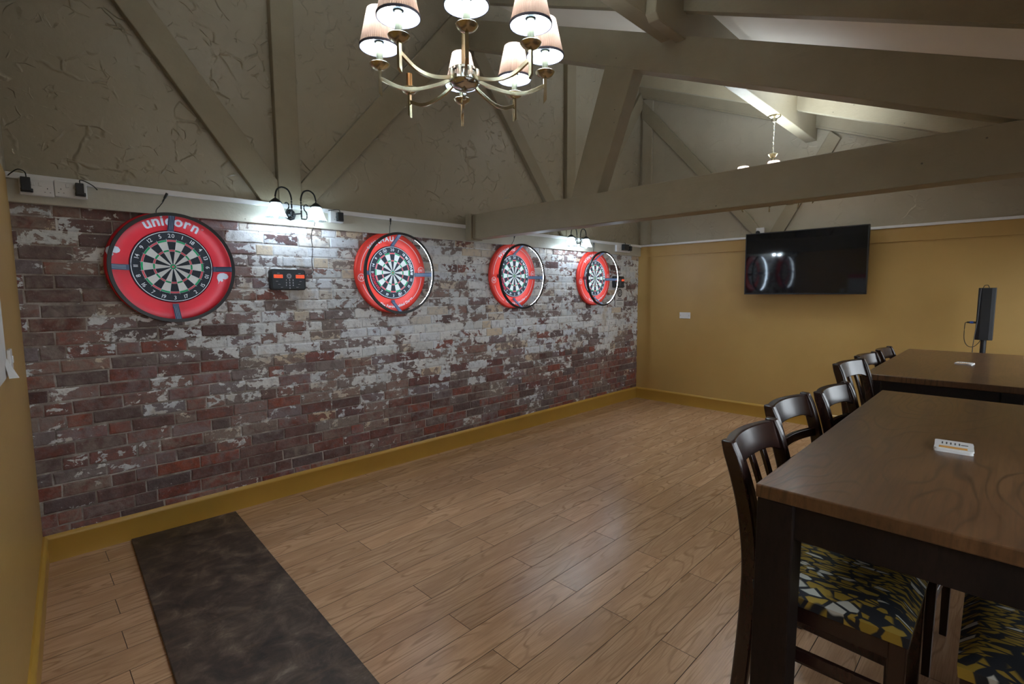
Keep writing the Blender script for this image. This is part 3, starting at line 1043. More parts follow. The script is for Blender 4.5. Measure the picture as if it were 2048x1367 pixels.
# ================================================================== SCORERS, POSTER
def make_scorer(x0, x1, z0, z1, label):
    w, h = x1 - x0, z1 - z0
    t = empty('dart_scorer', ((x0 + x1) / 2, 0, (z0 + z1) / 2))
    tag(t, label, 'scorer', 'electronic dart scorers')
    def rounded(hw, hh, r, n=5):
        out = []
        for cx, cz, a0 in ((hw - r, hh - r, 0), (-hw + r, hh - r, 90), (-hw + r, -hh + r, 180), (hw - r, -hh + r, 270)):
            out += [(cx + r * math.cos(math.radians(a0 + 90 * k / n)), cz + r * math.sin(math.radians(a0 + 90 * k / n))) for k in range(n + 1)]
        return out
    MB().prism(rounded(w / 2, h / 2, 0.02), lambda a, b, d: (a, -d, b), 0.004, 0.042).build('case', 'black', t, bevel=0.004)
    MB().prism(rounded(w / 2 - 0.013, h / 2 - 0.011, 0.012), lambda a, b, d: (a, -d, b), 0.042, 0.0455).build('face_plate', 'charcoal', t, bevel=0.001)
    Y = -0.0462
    for sx in (-1, 1):
        c = sx * w * 0.285 + (0.0 if sx < 0 else 0.012)
        dsp = MB().box((c - 0.032, -0.047, 0.012), (c + 0.032, -0.0445, 0.037)).build('display', 'display_red', t)
        g = MB()
        for q in range(3):
            cx = c - 0.02 + q * 0.02
            g.box((cx - 0.006, -0.0476, 0.015), (cx - 0.004, -0.0471, 0.034)).box((cx + 0.004, -0.0476, 0.015), (cx + 0.006, -0.0471, 0.034))
        g.build('digit_bars', 'display_dark', dsp)
    p = MB()
    for k in range(10):
        a = 2 * math.pi * k / 10 + 0.2
        arc_print(p, 0.006, 0.019, a, a + 0.32, Y, 0, 3)
    p.v = [(v[0] + 0.004, v[1], v[2] + 0.027) for v in p.v]
    p.build('dartboard_symbol', 'print_grey', t)['kind'] = 'stuff'
    p = MB()
    for r_ in range(4):
        for c_ in range(3):
            if r_ == 3 and c_ != 1:
                continue
            s = '0' if r_ == 3 else str(r_ * 3 + c_ + 1)
            cx, cz = -0.022 + c_ * 0.025 + 0.004, -0.008 - r_ * 0.0195
            text_line(p, s, 0.015, lambda u, v, cx=cx, cz=cz: (cx + u, Y, cz + v), 0, bold=0.05)
    p.build('keypad_digits', 'print_grey', t)['kind'] = 'stuff'
    for (cx, cz) in ((-0.085, -0.012), (-0.07, -0.034), (-0.052, -0.056), (0.087, -0.012), (0.077, -0.034), (0.062, -0.056)):
        ko = MB().box((cx - 0.013, -0.0461, cz - 0.005), (cx + 0.013, -0.0450, cz + 0.005)).build('key', 'black', t, bevel=0.001)
        MB().box((cx - 0.009, Y - 0.0003, cz - 0.0012), (cx + 0.009, Y, cz + 0.0012)).build('key_print', 'print_grey', ko)
    for (cx, cz) in ((-0.072, 0.047), (0.082, 0.047)):
        MB().box((cx - 0.009, Y, cz - 0.0012), (cx + 0.009, Y + 0.0004, cz + 0.0012)).build('caption', 'print_grey', t)
    return t
make_scorer(1.342, 1.602, 1.580, 1.734, 'black electronic dart scorer between the two leftmost dartboards')
make_scorer(5.79, 6.03, 1.608, 1.765, 'black electronic dart scorer beside the end corner')

def make_poster():
    t = empty('notice_paper', (5.965, 0, 1.475))
    tag(t, 'white notice with a dartboard picture under the far scorer', 'notice')
    MB().box((-0.105, -0.014, -0.125), (0.105, -0.0125, 0.125)).build('sheet', 'paper', t)
    g = MB()
    c = (0.0, -0.0145, 0.062)
    disc_print(g, c, 0.058, 0)
    for k in range(20):
        a = 2 * math.pi * k / 20
        if k % 2:
            v0 = len(g.v)
            arc_print(g, 0.012, 0.042, a, a + 0.31, -0.0148, 1, 2)
            g.v[v0:] = [(v[0], v[1], v[2] + 0.062) for v in g.v[v0:]]
    for zz, ww, hh in ((-0.022, 0.045, 0.012), (-0.045, 0.082, 0.014), (-0.075, 0.06, 0.006), (-0.088, 0.07, 0.004), (-0.1, 0.05, 0.004)):
        x = -ww
        while x < ww:
            g.box((x, -0.0147, zz), (x + 0.010, -0.0142, zz + hh), 0)
            x += 0.0135
    g.build('print', ['grey_plastic', 'paper'], t)['kind'] = 'stuff'
make_poster()

# ================================================================== SOCKETS AND PLUGS
def make_socket(loc, width, outlets, label, rocker=True, ax='back', depth=0.028):
    """surface socket; local x along the wall, facing -y"""
    t = empty('wall_socket', loc)
    if ax == 'end':
        t.rotation_euler = (0, 0, -math.pi / 2)
    tag(t, label, 'socket', 'white electrical wall plates')
    MB().box((-width / 2, -depth, -0.044), (width / 2, 0, 0.044)).build('plate', 'white_plastic', t, bevel=0.004)
    n = outlets
    for k in range(n):
        cx = -width / 2 + width * (k + 0.5) / n
        side = 1 if k % 2 == 0 else -1
        h = MB()
        for dx, dz, w_, hh in ((0, -0.002, 0.0035, 0.0075), (-0.011, -0.022, 0.006, 0.0028), (0.011, -0.022, 0.006, 0.0028)):
            h.box((cx - side * 0.008 + dx - w_ / 2, -depth - 0.0006, dz - hh / 2), (cx - side * 0.008 + dx + w_ / 2, -depth + 0.001, dz + hh / 2))
        h.build('pin_holes', 'grey_plastic', t)
        if rocker:
            MB().box((cx + side * 0.02 - 0.007, -depth - 0.004, 0.008), (cx + side * 0.02 + 0.007, -depth + 0.001, 0.028)).build('switch', 'white_plastic', t, bevel=0.0015)
    return t
make_socket((0.134, -0.042, 2.140), 0.140, 2, 'white double socket on the ledge nearest the left corner')
make_socket((0.276, -0.042, 2.146), 0.140, 2, 'white double socket on the ledge, second from the left corner')
make_socket((1.851, -0.042, 2.150), 0.105, 1, 'white single socket on the ledge right of the first wall lamp', False, depth=0.045)
make_socket((5.955, -0.042, 2.135), 0.33, 2, 'long white socket on the ledge near the end corner')
s_ = make_socket((LX - 0.012, -1.672, 2.262), 0.09, 1, 'small white socket peeking above the left end of the television', False, 'end', 0.04)

def make_plug(loc, size, label, cable=None, ax=None):
    t = empty('plug_adapter', loc)
    tag(t, label, 'plug', 'black plugs in the wall sockets')
    w, d, h = size
    MB().box((-w / 2, -d, -h / 2), (w / 2, 0, h / 2)).box((-w / 2 - 0.002, -d * 0.6, -h / 2 - 0.004), (w / 2 + 0.008, 0, -h / 2 + 0.016)).build('body', 'black', t, bevel=0.003)
    if cable:
        MB().tube(catmull([(p[0], p[1], p[2]) for p in cable], 6), 0.0028, 6).build('cable', 'black_soft', t, True)
    return t
make_plug((0.090, -0.072, 2.148), (0.040, 0.040, 0.072), 'black adapter plug in the leftmost socket', [(0.005, -0.03, 0.034), (0.0, -0.032, 0.062), (-0.025, -0.03, 0.072), (-0.052, -0.012, 0.052), (-0.066, 0.02, 0.040)])
make_plug((0.312, -0.072, 2.150), (0.036, 0.040, 0.066), 'black adapter plug in the socket second from the corner', [(0.002, -0.03, 0.030), (0.004, -0.032, 0.050), (0.03, -0.022, 0.046), (0.064, 0.0, 0.03), (0.082, 0.012, 0.012)])
make_plug((1.866, -0.088, 2.152), (0.046, 0.036, 0.062), 'black plug in the single socket right of the first wall lamp', [(0.0, -0.02, 0.03), (-0.004, -0.02, 0.048), (-0.03, -0.01, 0.050), (-0.07, 0.03, 0.045)])
make_plug((5.965, -0.071, 2.155), (0.12, 0.045, 0.075), 'wide black adapter in the long socket near the end corner', [(0.0, -0.02, 0.036), (-0.002, -0.02, 0.052), (0.02, 0.01, 0.06)])
make_plug((6.085, -0.071, 2.145), (0.048, 0.04, 0.062), 'small black plug nearest the end corner', [(0.0, -0.02, 0.03), (0.004, -0.02, 0.05), (0.02, 0.02, 0.05)])
pl = empty('plug_adapter', (LX - 0.06, -1.655, 2.248))
tag(pl, 'round black plug in the small socket above the television', 'plug', 'black plugs in the wall sockets')
MB().lathe([(0.0, 0.0), (0.022, 0.0), (0.022, 0.02), (0.016, 0.03), (0.0, 0.031)], 20).build('body', 'black', pl, True).rotation_euler = (0, -math.pi / 2, 0)

def make_lead(pts, plug_pts, label):
    t = empty('power_lead', pts[-1])
    tag(t, label, 'cable', 'thin leads on the ledge beam')
    o = Vector(pts[-1])
    MB().tube(catmull([Vector(p) - o for p in pts], 6), 0.0024, 6).build('cable', 'black_soft', t, True)
    if plug_pts:
        a, b_ = [Vector(p) - o for p in plug_pts]
        m = MB().tube([a, a + (b_ - a) * 0.55, a + (b_ - a) * 0.6, b_], 0.0075, 8, scl=[1, 1, 0.62, 0.55])
        m.build('connector', 'black', t, True)
    return t
make_lead([(0.712, -0.062, 2.13), (0.695, -0.058, 2.105), (0.677, -0.052, 2.08), (0.675, -0.05, 2.05)], [(0.738, -0.062, 2.188), (0.711, -0.062, 2.132)], 'thin black lead with connector above the leftmost dartboard')
make_lead([(2.347, -0.058, 2.145), (2.342, -0.055, 2.12), (2.343, -0.05, 2.09), (2.340, -0.05, 2.055)], [(2.348, -0.060, 2.19), (2.347, -0.058, 2.14)], 'thin black lead with connector above the second dartboard from the left')
make_lead([(3.856, -0.058, 2.132), (3.848, -0.055, 2.10), (3.835, -0.05, 2.08), (3.82, -0.05, 2.055)], [(3.864, -0.056, 2.152), (3.852, -0.058, 2.13)], 'thin black lead with connector above the third dartboard from the left')
make_lead([(5.291, -0.058, 2.12), (5.288, -0.055, 2.10), (5.295, -0.05, 2.08), (5.295, -0.05, 2.055)], [(5.291, -0.058, 2.175), (5.291, -0.058, 2.12)], 'thin black lead with connector above the rightmost dartboard')
make_lead([(1.692, -0.050, 2.17), (1.688, -0.048, 2.09), (1.672, -0.014, 2.0), (1.678, -0.014, 1.9), (1.668, -0.014, 1.80), (1.674, -0.016, 1.73), (1.655, -0.016, 1.706), (1.60, -0.018, 1.700)], None, 'thin dark lead hanging from the first wall lamp to the scorer')

# ================================================================== WALL LAMPS
def make_wall_lamp(x, label):
    t = empty('wall_lamp', (x, -0.042, 2.135))
    tag(t, label, 'wall lamp', 'twin wall lamps on the ledge beam')
    MB().lathe([(0.0, 0.0), (0.040, 0.0), (0.042, 0.008), (0.030, 0.016), (0.026, 0.030), (0.012, 0.040), (0.0, 0.042)], 8, axis='y').build('back_plate', 'iron', t)
    for s in (-1, 1):
        Yo = -0.125
        a = MB()
        a.tube([(0, -0.03, 0.0), (s * 0.03, -0.10, 0.0), (s * 0.034, Yo, 0.0)], 0.006, 8)
        arc = [(s * 0.034, Yo, -0.028), (s * 0.034, Yo, 0.06), (s * 0.036, Yo, 0.11), (s * 0.055, Yo, 0.155), (s * 0.095, Yo, 0.170), (s * 0.130, Yo, 0.150), (s * 0.144, Yo, 0.110), (s * 0.145, Yo, 0.078)]
        a.tube(catmull(arc, 6), 0.0058, 8)
        sc = [(s * 0.034, Yo, -0.028), (s * 0.036, Yo, -0.038), (s * 0.068, Yo, -0.038), (s * 0.074, Yo, -0.028), (s * 0.073, Yo, 0.006), (s * 0.056, Yo, 0.030), (s * 0.056, Yo, 0.056), (s * 0.072, Yo, 0.066), (s * 0.083, Yo, 0.058)]
        a.tube(catmull(sc, 5), 0.0045, 6)
        arm = a.build('arm', 'iron', t, True)
        cx = s * 0.145
        MB().lathe([(0.006, 0.088), (0.018, 0.082), (0.040, 0.062), (0.042, 0.056), (0.0, 0.056)], 24, (cx, Yo, 0)).build('cap', 'iron', t, True)
        prof = [(0.030, 0.058), (0.040, 0.046), (0.050, 0.020), (0.057, -0.008), (0.066, -0.030), (0.074, -0.044)]
        prof = prof + [(r - 0.003, h) for r, h in prof[::-1]]
        MB().lathe(prof, 48, (cx, Yo, 0), mod=lambda q, h: 1 + (0.030 if q % 4 < 2 else -0.018) * max(0.0, min(1.0, (0.03 - h) / 0.07))).build('glass_shade', 'glass', t, True)
        MB().lathe([(0.0, 0.050), (0.013, 0.048), (0.014, 0.02), (0.018, -0.01), (0.017, -0.032), (0.010, -0.052), (0.0, -0.058)], 16, (cx, Yo, 0)).build('bulb', 'bulb', t, True)
        ld = D.lights.new('wall_lamp_light', 'POINT')
        ld.energy = P_WALL
        ld.color = COOL
        ld.shadow_soft_size = 0.02
        lo = D.objects.new('bulb_light', ld)
        COL.objects.link(lo)
        lo.parent = t
        lo.location = (cx, Yo, -0.045)
    return t
make_wall_lamp(1.505, 'lit twin wall lamp between the two leftmost dartboards')
make_wall_lamp(4.835, 'lit twin wall lamp above the rightmost dartboard')

# ================================================================== CHANDELIERS
def make_chandelier(loc, label, rotdeg, missing):
    t = empty('chandelier', loc)
    tag(t, label, 'chandelier', 'brass chandeliers hung from the purlin')
    # body: hub, stem, top
    MB().lathe([(0.0, -0.048), (0.012, -0.050), (0.014, -0.040), (0.045, -0.034), (0.060, -0.020), (0.062, -0.010), (0.052, -0.006), (0.052, 0.026), (0.060, 0.030), (0.058, 0.040), (0.025, 0.050), (0.014, 0.060), (0.0, 0.061)], 32).build('hub', 'chrome', t, True)
    pz = []
    for k in range(8):
        a = math.radians(rotdeg + 22.5 + 45 * k)
        pz.append((0.058 * math.cos(a), 0.058 * math.sin(a)))
    st_ = MB()
    for px, py in pz:
        st_.lathe([(0.0, -0.012), (0.012, -0.012), (0.012, 0.030), (0.008, 0.036), (0.0, 0.037)], 10, (px, py, 0))
    st_.build('hub_pillars', 'chrome', t, True)
    MB().lathe([(0.0, -0.085), (0.006, -0.083), (0.008, -0.062), (0.006, -0.050), (0.0, -0.050)], 12).build('finial', 'chrome', t, True)
    MB().lathe([(0.011, 0.055), (0.011, 0.30), (0.018, 0.305), (0.018, 0.325), (0.010, 0.335), (0.010, 0.37), (0.022, 0.375), (0.045, 0.405), (0.040, 0.41), (0.0, 0.412)], 16).build('stem', 'brass', t, True)
    for k in range(8):
        a = math.radians(rotdeg + 45 * k)
        ca, sa = math.cos(a), math.sin(a)
        R = 0.352
        P = lambda r, z: (r * ca, r * sa, z)
        arm = MB()
        arc = catmull([P(0.050, 0.004), P(0.10, -0.022), (P(0.19, -0.046)), P(0.27, -0.044), P(R - 0.004, -0.012)], 7)
        arm.sweep(arc, [(-0.005, -0.0075), (0.005, -0.0075), (0.005, 0.0075), (-0.005, 0.0075)])
        ao = arm.build('arm', 'brass', t, bevel=0.001)
        # square drop below the cup, cut off at a slant
        dr = MB()
        w = 0.0065
        side = Vector((-sa, ca, 0))
        out = Vector((ca, sa, 0))
        c0 = Vector(P(R, 0))
        vs = []
        for zz, kk in ((0.035, 0), (-0.085, 1)):
            for du, dv in ((-w, -w), (w, -w), (w, w), (-w, w)):
                z_ = zz + (0.016 if kk and dv > 0 else 0)
                vs.append(c0 + side * du + out * dv + Vector((0, 0, z_)))
        dr.add(vs, [(0, 1, 2, 3), (7, 6, 5, 4), (0, 4, 5, 1), (1, 5, 6, 2), (2, 6, 7, 3), (3, 7, 4, 0)])
        dr.build('drop', 'brass', ao)
        MB().lathe([(0.007, 0.022), (0.018, 0.024), (0.034, 0.034), (0.042, 0.046), (0.040, 0.048), (0.030, 0.038), (0.013, 0.032), (0.0, 0.032)], 28, P(R, 0)).build('drip_cup', 'brass', t, True)
        bare = k == missing
        MB().lathe([(0.0, 0.034), (0.0135, 0.034), (0.0135, 0.115 if bare else 0.138), (0.0, 0.116 if bare else 0.139)], 20, P(R, 0)).build('candle_sleeve', 'copper' if bare else 'sleeve', t, True)
        if bare:
            continue
        zb, zt = 0.112, 0.262
        rb, rtp = 0.080, 0.046
        pm = lambda q, h: 1.0 + (0.013 if q % 2 else -0.013)
        sh = MB()
        nst = 4
        prof = [(rb + (rtp - rb) * i / nst, zb + (zt - zb) * i / nst) for i in range(nst + 1)]
        sh.lathe(prof, 112, P(R, 0), mod=pm)
        so = sh.build('lamp_shade', 'shade', t)
        MB().lathe([(rb - 0.0025, zb + 0.001), (rtp - 0.0025, zt - 0.001)], 40, P(R, 0)).build('lining', 'shade_lining', so, True)
        D.objects.remove(so.children[0])   # the fabric itself is the lining
        MB().lathe([(rb + 0.002, zb - 0.003), (rb + 0.0025, zb + 0.006), (rb - 0.001, zb + 0.006), (rb - 0.001, zb - 0.003), (rb + 0.002, zb - 0.003)], 40, P(R, 0)).build('binding', 'trim_dark', so, True)
        MB().lathe([(0.0135, 0.132), (0.021, 0.134), (0.021, 0.140), (0.0, 0.141)], 20, P(R, 0)).build('holder_ring', 'iron', t, True)
        MB().lathe([(0.0, 0.141), (0.010, 0.142), (0.012, 0.155), (0.017, 0.172), (0.017, 0.188), (0.010, 0.212), (0.0, 0.222)], 16, P(R, 0)).build('bulb', 'bulb', t, True)
        ld = D.lights.new('chandelier_light', 'POINT')
        ld.energy = P_CHAND
        ld.color = COOL
        ld.shadow_soft_size = 0.022
        lo = D.objects.new('bulb_light', ld)
        COL.objects.link(lo)
        lo.parent = t
        lo.location = P(R + 0.0, 0.228)
    # chain and ceiling rose up to the purlin bottom
    H = 3.205 - loc[2]
    ch = MB()
    zc = 0.425
    q = 0
    while zc < H - 0.06:
        lk = [(0.007 * math.cos(2 * math.pi * i / 12), 0, zc + 0.016 * math.sin(2 * math.pi * i / 12)) for i in range(12)]
        if q % 2:
            lk = [(0, p[0], p[2]) for p in lk]
        ch.tube(lk, 0.0018, 5, closed=True)
        zc += 0.026
        q += 1
    ch.build('chain', 'brass', t, True)
    MB().tube([(0.014, 0, 0.41), (0.015, 0.004, 0.55), (0.012, 0, H - 0.03)], 0.004, 6).build('flex', 'white_plastic', t, True)
    MB().lathe([(0.006, H - 0.062), (0.016, H - 0.055), (0.030, H - 0.026), (0.056, H - 0.014), (0.058, H - 0.001), (0.0, H - 0.001)], 10).build('ceiling_rose', 'brass', t)
    return t
CH1 = make_chandelier((1.43, -2.163, 2.462), 'brass chandelier with pleated shades, one arm bare, hanging in front', 7.0, 2)
CH2 = make_chandelier((5.25, -2.160, 2.445), 'far brass chandelier mostly hidden behind the tie beam', 20.0, -1)

# ================================================================== TELEVISION, SWITCH, SPEAKER, LEFT-WALL ITEMS
def make_tv():
    x = 6.28
    t = empty('television', (x, -2.173, 1.871))
    t.rotation_euler = (0, math.radians(-1.2), math.radians(-1.3))
    tag(t, 'black flat television on the mustard end wall', 'television')
    w, h = 1.232, 0.716
    MB().box((0.0, -w / 2, -h / 2), (0.045, w / 2, h / 2)).build('case', 'black', t, bevel=0.004)
    MB().box((-0.003, -w / 2 + 0.010, -h / 2 + 0.016), (0.001, w / 2 - 0.010, h / 2 - 0.010)).build('screen', 'screen', t)
    b = MB()
    for sy in (-1, 1):
        b.box((-0.006, sy * w / 2 - (0.010 if sy > 0 else 0), -h / 2), (0.0, sy * w / 2 + (0.010 if sy < 0 else 0), h / 2))
    b.box((-0.006, -w / 2, -h / 2), (0.0, w / 2, -h / 2 + 0.014)).box((-0.006, -w / 2, h / 2 - 0.010), (0.0, w / 2, h / 2))
    b.build('bezel', 'black', t)
    MB().box((0.045, -0.2, -0.15), (LX - x - 0.012, 0.2, 0.15)).build('wall_bracket', 'black', t)
make_tv()
bp_ = empty('blank_plate', (LX, -0.735, 1.230))
tag(bp_, 'white blank switch plate low on the mustard end wall', 'wall plate')
MB().box((-0.012, -0.076, -0.042), (0, 0.076, 0.042)).build('plate', 'white_plastic', bp_, bevel=0.004)
sc = MB()
for sy in (-0.06, 0.06):
    sc.lathe([(0.0, 0.0), (0.004, 0.0), (0.004, 0.001), (0.0, 0.0012)], 10, (0, 0, 0))
    sc.v[-40:] = [(-0.012 - v[2], v[0] + sy, v[1]) for v in sc.v[-40:]]
sc.build('screws', 'grey_plastic', bp_)

def make_speaker():
    x, y = 6.0, -3.716
    t = empty('column_speaker', (x, y, 0))
    tag(t, 'black column loudspeaker on a pole behind the far table', 'speaker')
    poly = [(-0.055, 1.12), (0.058, 1.12), (0.058, 1.57), (-0.058, 1.57)]
    m = MB()
    # cabinet, front towards the camera, chamfered right-hand edge
    sect = [(-0.06, -0.057), (0.06, -0.057), (0.06, 0.057), (-0.05, 0.057), (-0.065, 0.030), (-0.065, -0.03)]
    m.prism(sect, lambda a, b, d: (a, b, d), 1.118, 1.57)
    m.build('cabinet', 'black', t, bevel=0.003)
    g = MB()
    for k in range(30):
        zz = 1.135 + k * 0.0142
        g.box((-0.0665, -0.026, zz), (-0.0645, 0.026, zz + 0.008))
    g.build('grille', 'black_soft', t)
    MB().lathe([(0.02, 0.03), (0.02, 1.12)], 16, (0, 0.0, 0)).build('pole', 'black', t, True)
    b = MB()
    for k in range(3):
        a = math.radians(30 + 120 * k)
        b.tube([(0.02 * math.cos(a), 0.02 * math.sin(a), 0.12), (0.24 * math.cos(a), 0.24 * math.sin(a), 0.012)], 0.011, 8)
    b.build('tripod_foot', 'black', t, True)
    pg = MB().lathe([(0.0, 0.0), (0.009, 0.0), (0.009, 0.03), (0.007, 0.062), (0.0, 0.062)], 12).build('plug', 'black', t, True)
    pg.location = (-0.03, 0.055, 1.268)
    pg.rotation_euler = (-math.pi / 2, 0, 0)
    pb = MB().lathe([(0.0095, 0.018), (0.0105, 0.02), (0.0105, 0.04), (0.0095, 0.042)], 12).build('plug_sleeve', 'blue', pg, True)
    MB().tube(catmull([(-0.03, 0.117, 1.268), (-0.03, 0.128, 1.25), (-0.03, 0.126, 1.12), (-0.03, 0.10, 1.06), (-0.03, 0.06, 1.055), (-0.03, 0.03, 1.09), (-0.03, 0.018, 1.12)], 6), 0.003, 6).build('cable', 'black_soft', t, True)
    MB().tube(catmull([(-0.067, 0.040, 1.565), (-0.068, 0.045, 1.45), (-0.068, 0.046, 1.33), (-0.069, 0.05, 1.25), (-0.068, 0.060, 1.12), (-0.06, 0.062, 0.95), (-0.04, 0.03, 0.6)], 6), 0.003, 6).build('hanging_cable', 'grey_plastic', t, True)
    MB().tube(catmull([(-0.03, 0.03, 1.568), (-0.03, 0.02, 1.59), (-0.03, -0.0, 1.592), (-0.03, -0.01, 1.57)], 5), 0.003, 6).build('cable_loop', 'black_soft', t, True)
make_speaker()

# left wall items, seen edge-on
def left_item(name, y, z, label, cat):
    t = empty(name, (lw_x(y), y, z), math.atan(-0.065))
    tag(t, label, cat)
    return t
t = left_item('light_switch', -0.945, 1.287, 'white light switch on the left mustard wall', 'switch')
MB().box((0, -0.043, -0.043), (0.012, 0.043, 0.043)).build('plate', 'white_plastic', t, bevel=0.003)
MB().box((0.012, -0.012, -0.015), (0.017, 0.012, 0.015)).build('rocker', 'white_plastic', t, bevel=0.002)
t = left_item('notice_paper', -1.20, 1.38, 'white paper notice with a red top edge on the left wall', 'notice')
MB().box((0.0005, -0.22, -0.15), (0.003, 0.16, 0.17)).build('sheet', 'paper', t)
MB().box((0.0005, -0.22, 0.17), (0.0032, 0.16, 0.24)).build('header', 'print_red', t)
cu = MB()
cu.add([(0.003, 0.08, -0.10), (0.003, 0.16, -0.08), (0.035, 0.15, -0.16), (0.012, 0.06, -0.15)], [(0, 1, 2, 3)])
cu.add([(0.0035, 0.08, -0.10), (0.0035, 0.16, -0.08), (0.036, 0.15, -0.16), (0.013, 0.06, -0.15)], [(3, 2, 1, 0)])
cu.build('curled_corner', 'paper', t)

# ================================================================== FLOOR BOARD
fb = MB().box((-0.298, -2.95, 0.0), (0.298, 0.0, 0.018)).build('floor_board', 'floor_board', loc=(0.716, -0.058, 0.0008), bevel=0.003)
fb.rotation_euler = (0, 0, math.radians(-2.85))
tag(fb, 'dark stained plywood board lying on the oak floor below the leftmost dartboard', 'board')

# ================================================================== TABLES
def make_table(x0, x1, y0, y1, h, label):
    t = empty('bar_table', ((x0 + x1) / 2, (y0 + y1) / 2, 0))
    tag(t, label, 'table', 'tall dark wooden tables')
    a, b_ = (x1 - x0) / 2, (y1 - y0) / 2
    MB().box((-a, -b_, h - 0.036), (a, b_, h)).build('table_top', 'table_top', t, bevel=0.004)
    L_ = 0.088
    for sx in (-1, 1):
        for sy in (-1, 1):
            cx, cy = sx * (a - L_ / 2 - 0.004), sy * (b_ - L_ / 2 - 0.004)
            MB().box((cx - L_ / 2, cy - L_ / 2, 0.0), (cx + L_ / 2, cy + L_ / 2, h - 0.036)).build('leg', 'table_leg', t, bevel=0.004)
    for s in (-1, 1):
        MB().box((-a + L_, s * (b_ - 0.03) - 0.011, h - 0.13), (a - L_, s * (b_ - 0.03) + 0.011, h - 0.036)).build('apron', 'table_leg', t, bevel=0.002)
        MB().box((s * (a - 0.03) - 0.011, -b_ + L_, h - 0.13), (s * (a - 0.03) + 0.011, b_ - L_, h - 0.036)).build('apron', 'table_leg', t, bevel=0.002)
    return t
make_table(1.335, 3.090, -4.145, -3.445, 1.05, 'tall dark table in front with a printed card stack')
make_table(3.640, 5.465, -3.965, -3.265, 1.05, 'tall dark table farther back near the end wall')

def make_cards(x, y, rz, sx, sy, n, label):
    t = empty('card_stack', (x, y, 1.0505), rz)
    tag(t, label, 'cards', 'white card stacks on the tables')
    def rr(hx, hy, r):
        out = []
        for cx, cy, a0 in ((hx - r, hy - r, 0), (-hx + r, hy - r, 90), (-hx + r, -hy + r, 180), (hx - r, -hy + r, 270)):
            out += [(cx + r * math.cos(math.radians(a0 + 30 * k)), cy + r * math.sin(math.radians(a0 + 30 * k))) for k in range(4)]
        return out
    for k in range(n):
        o = MB().prism(rr(sx / 2, sy / 2, 0.008), lambda a, b, d: (a, b, d), k * 0.0042, k * 0.0042 + 0.0036).build('card', 'paper', t)
        o.rotation_euler = (0, 0, random.uniform(-0.04, 0.04))
    top = n * 0.0042 - 0.0004
    pr = MB()
    pr.box((-sx * 0.42, -sy * 0.34, top), (-sx * 0.20, sy * 0.38, top + 0.0003), 0)
    for q in range(5):
        yy = sy * (0.30 - 0.11 * q)
        pr.box((sx * 0.02, yy - 0.0018, top), (sx * 0.26, yy + 0.0018, top + 0.0003), 1)
    pr.box((sx * 0.06, -sy * 0.36, top), (sx * 0.14, -sy * 0.18, top + 0.0003), 1)
    pr.build('print', ['paper_orange', 'grey_plastic'], t)['kind'] = 'stuff'
make_cards(2.071, -3.789, 0.06, 0.118, 0.094, 3, 'small stack of white printed cards on the front table')
make_cards(4.555, -3.676, -0.1, 0.105, 0.092, 2, 'small stack of white cards on the far table')

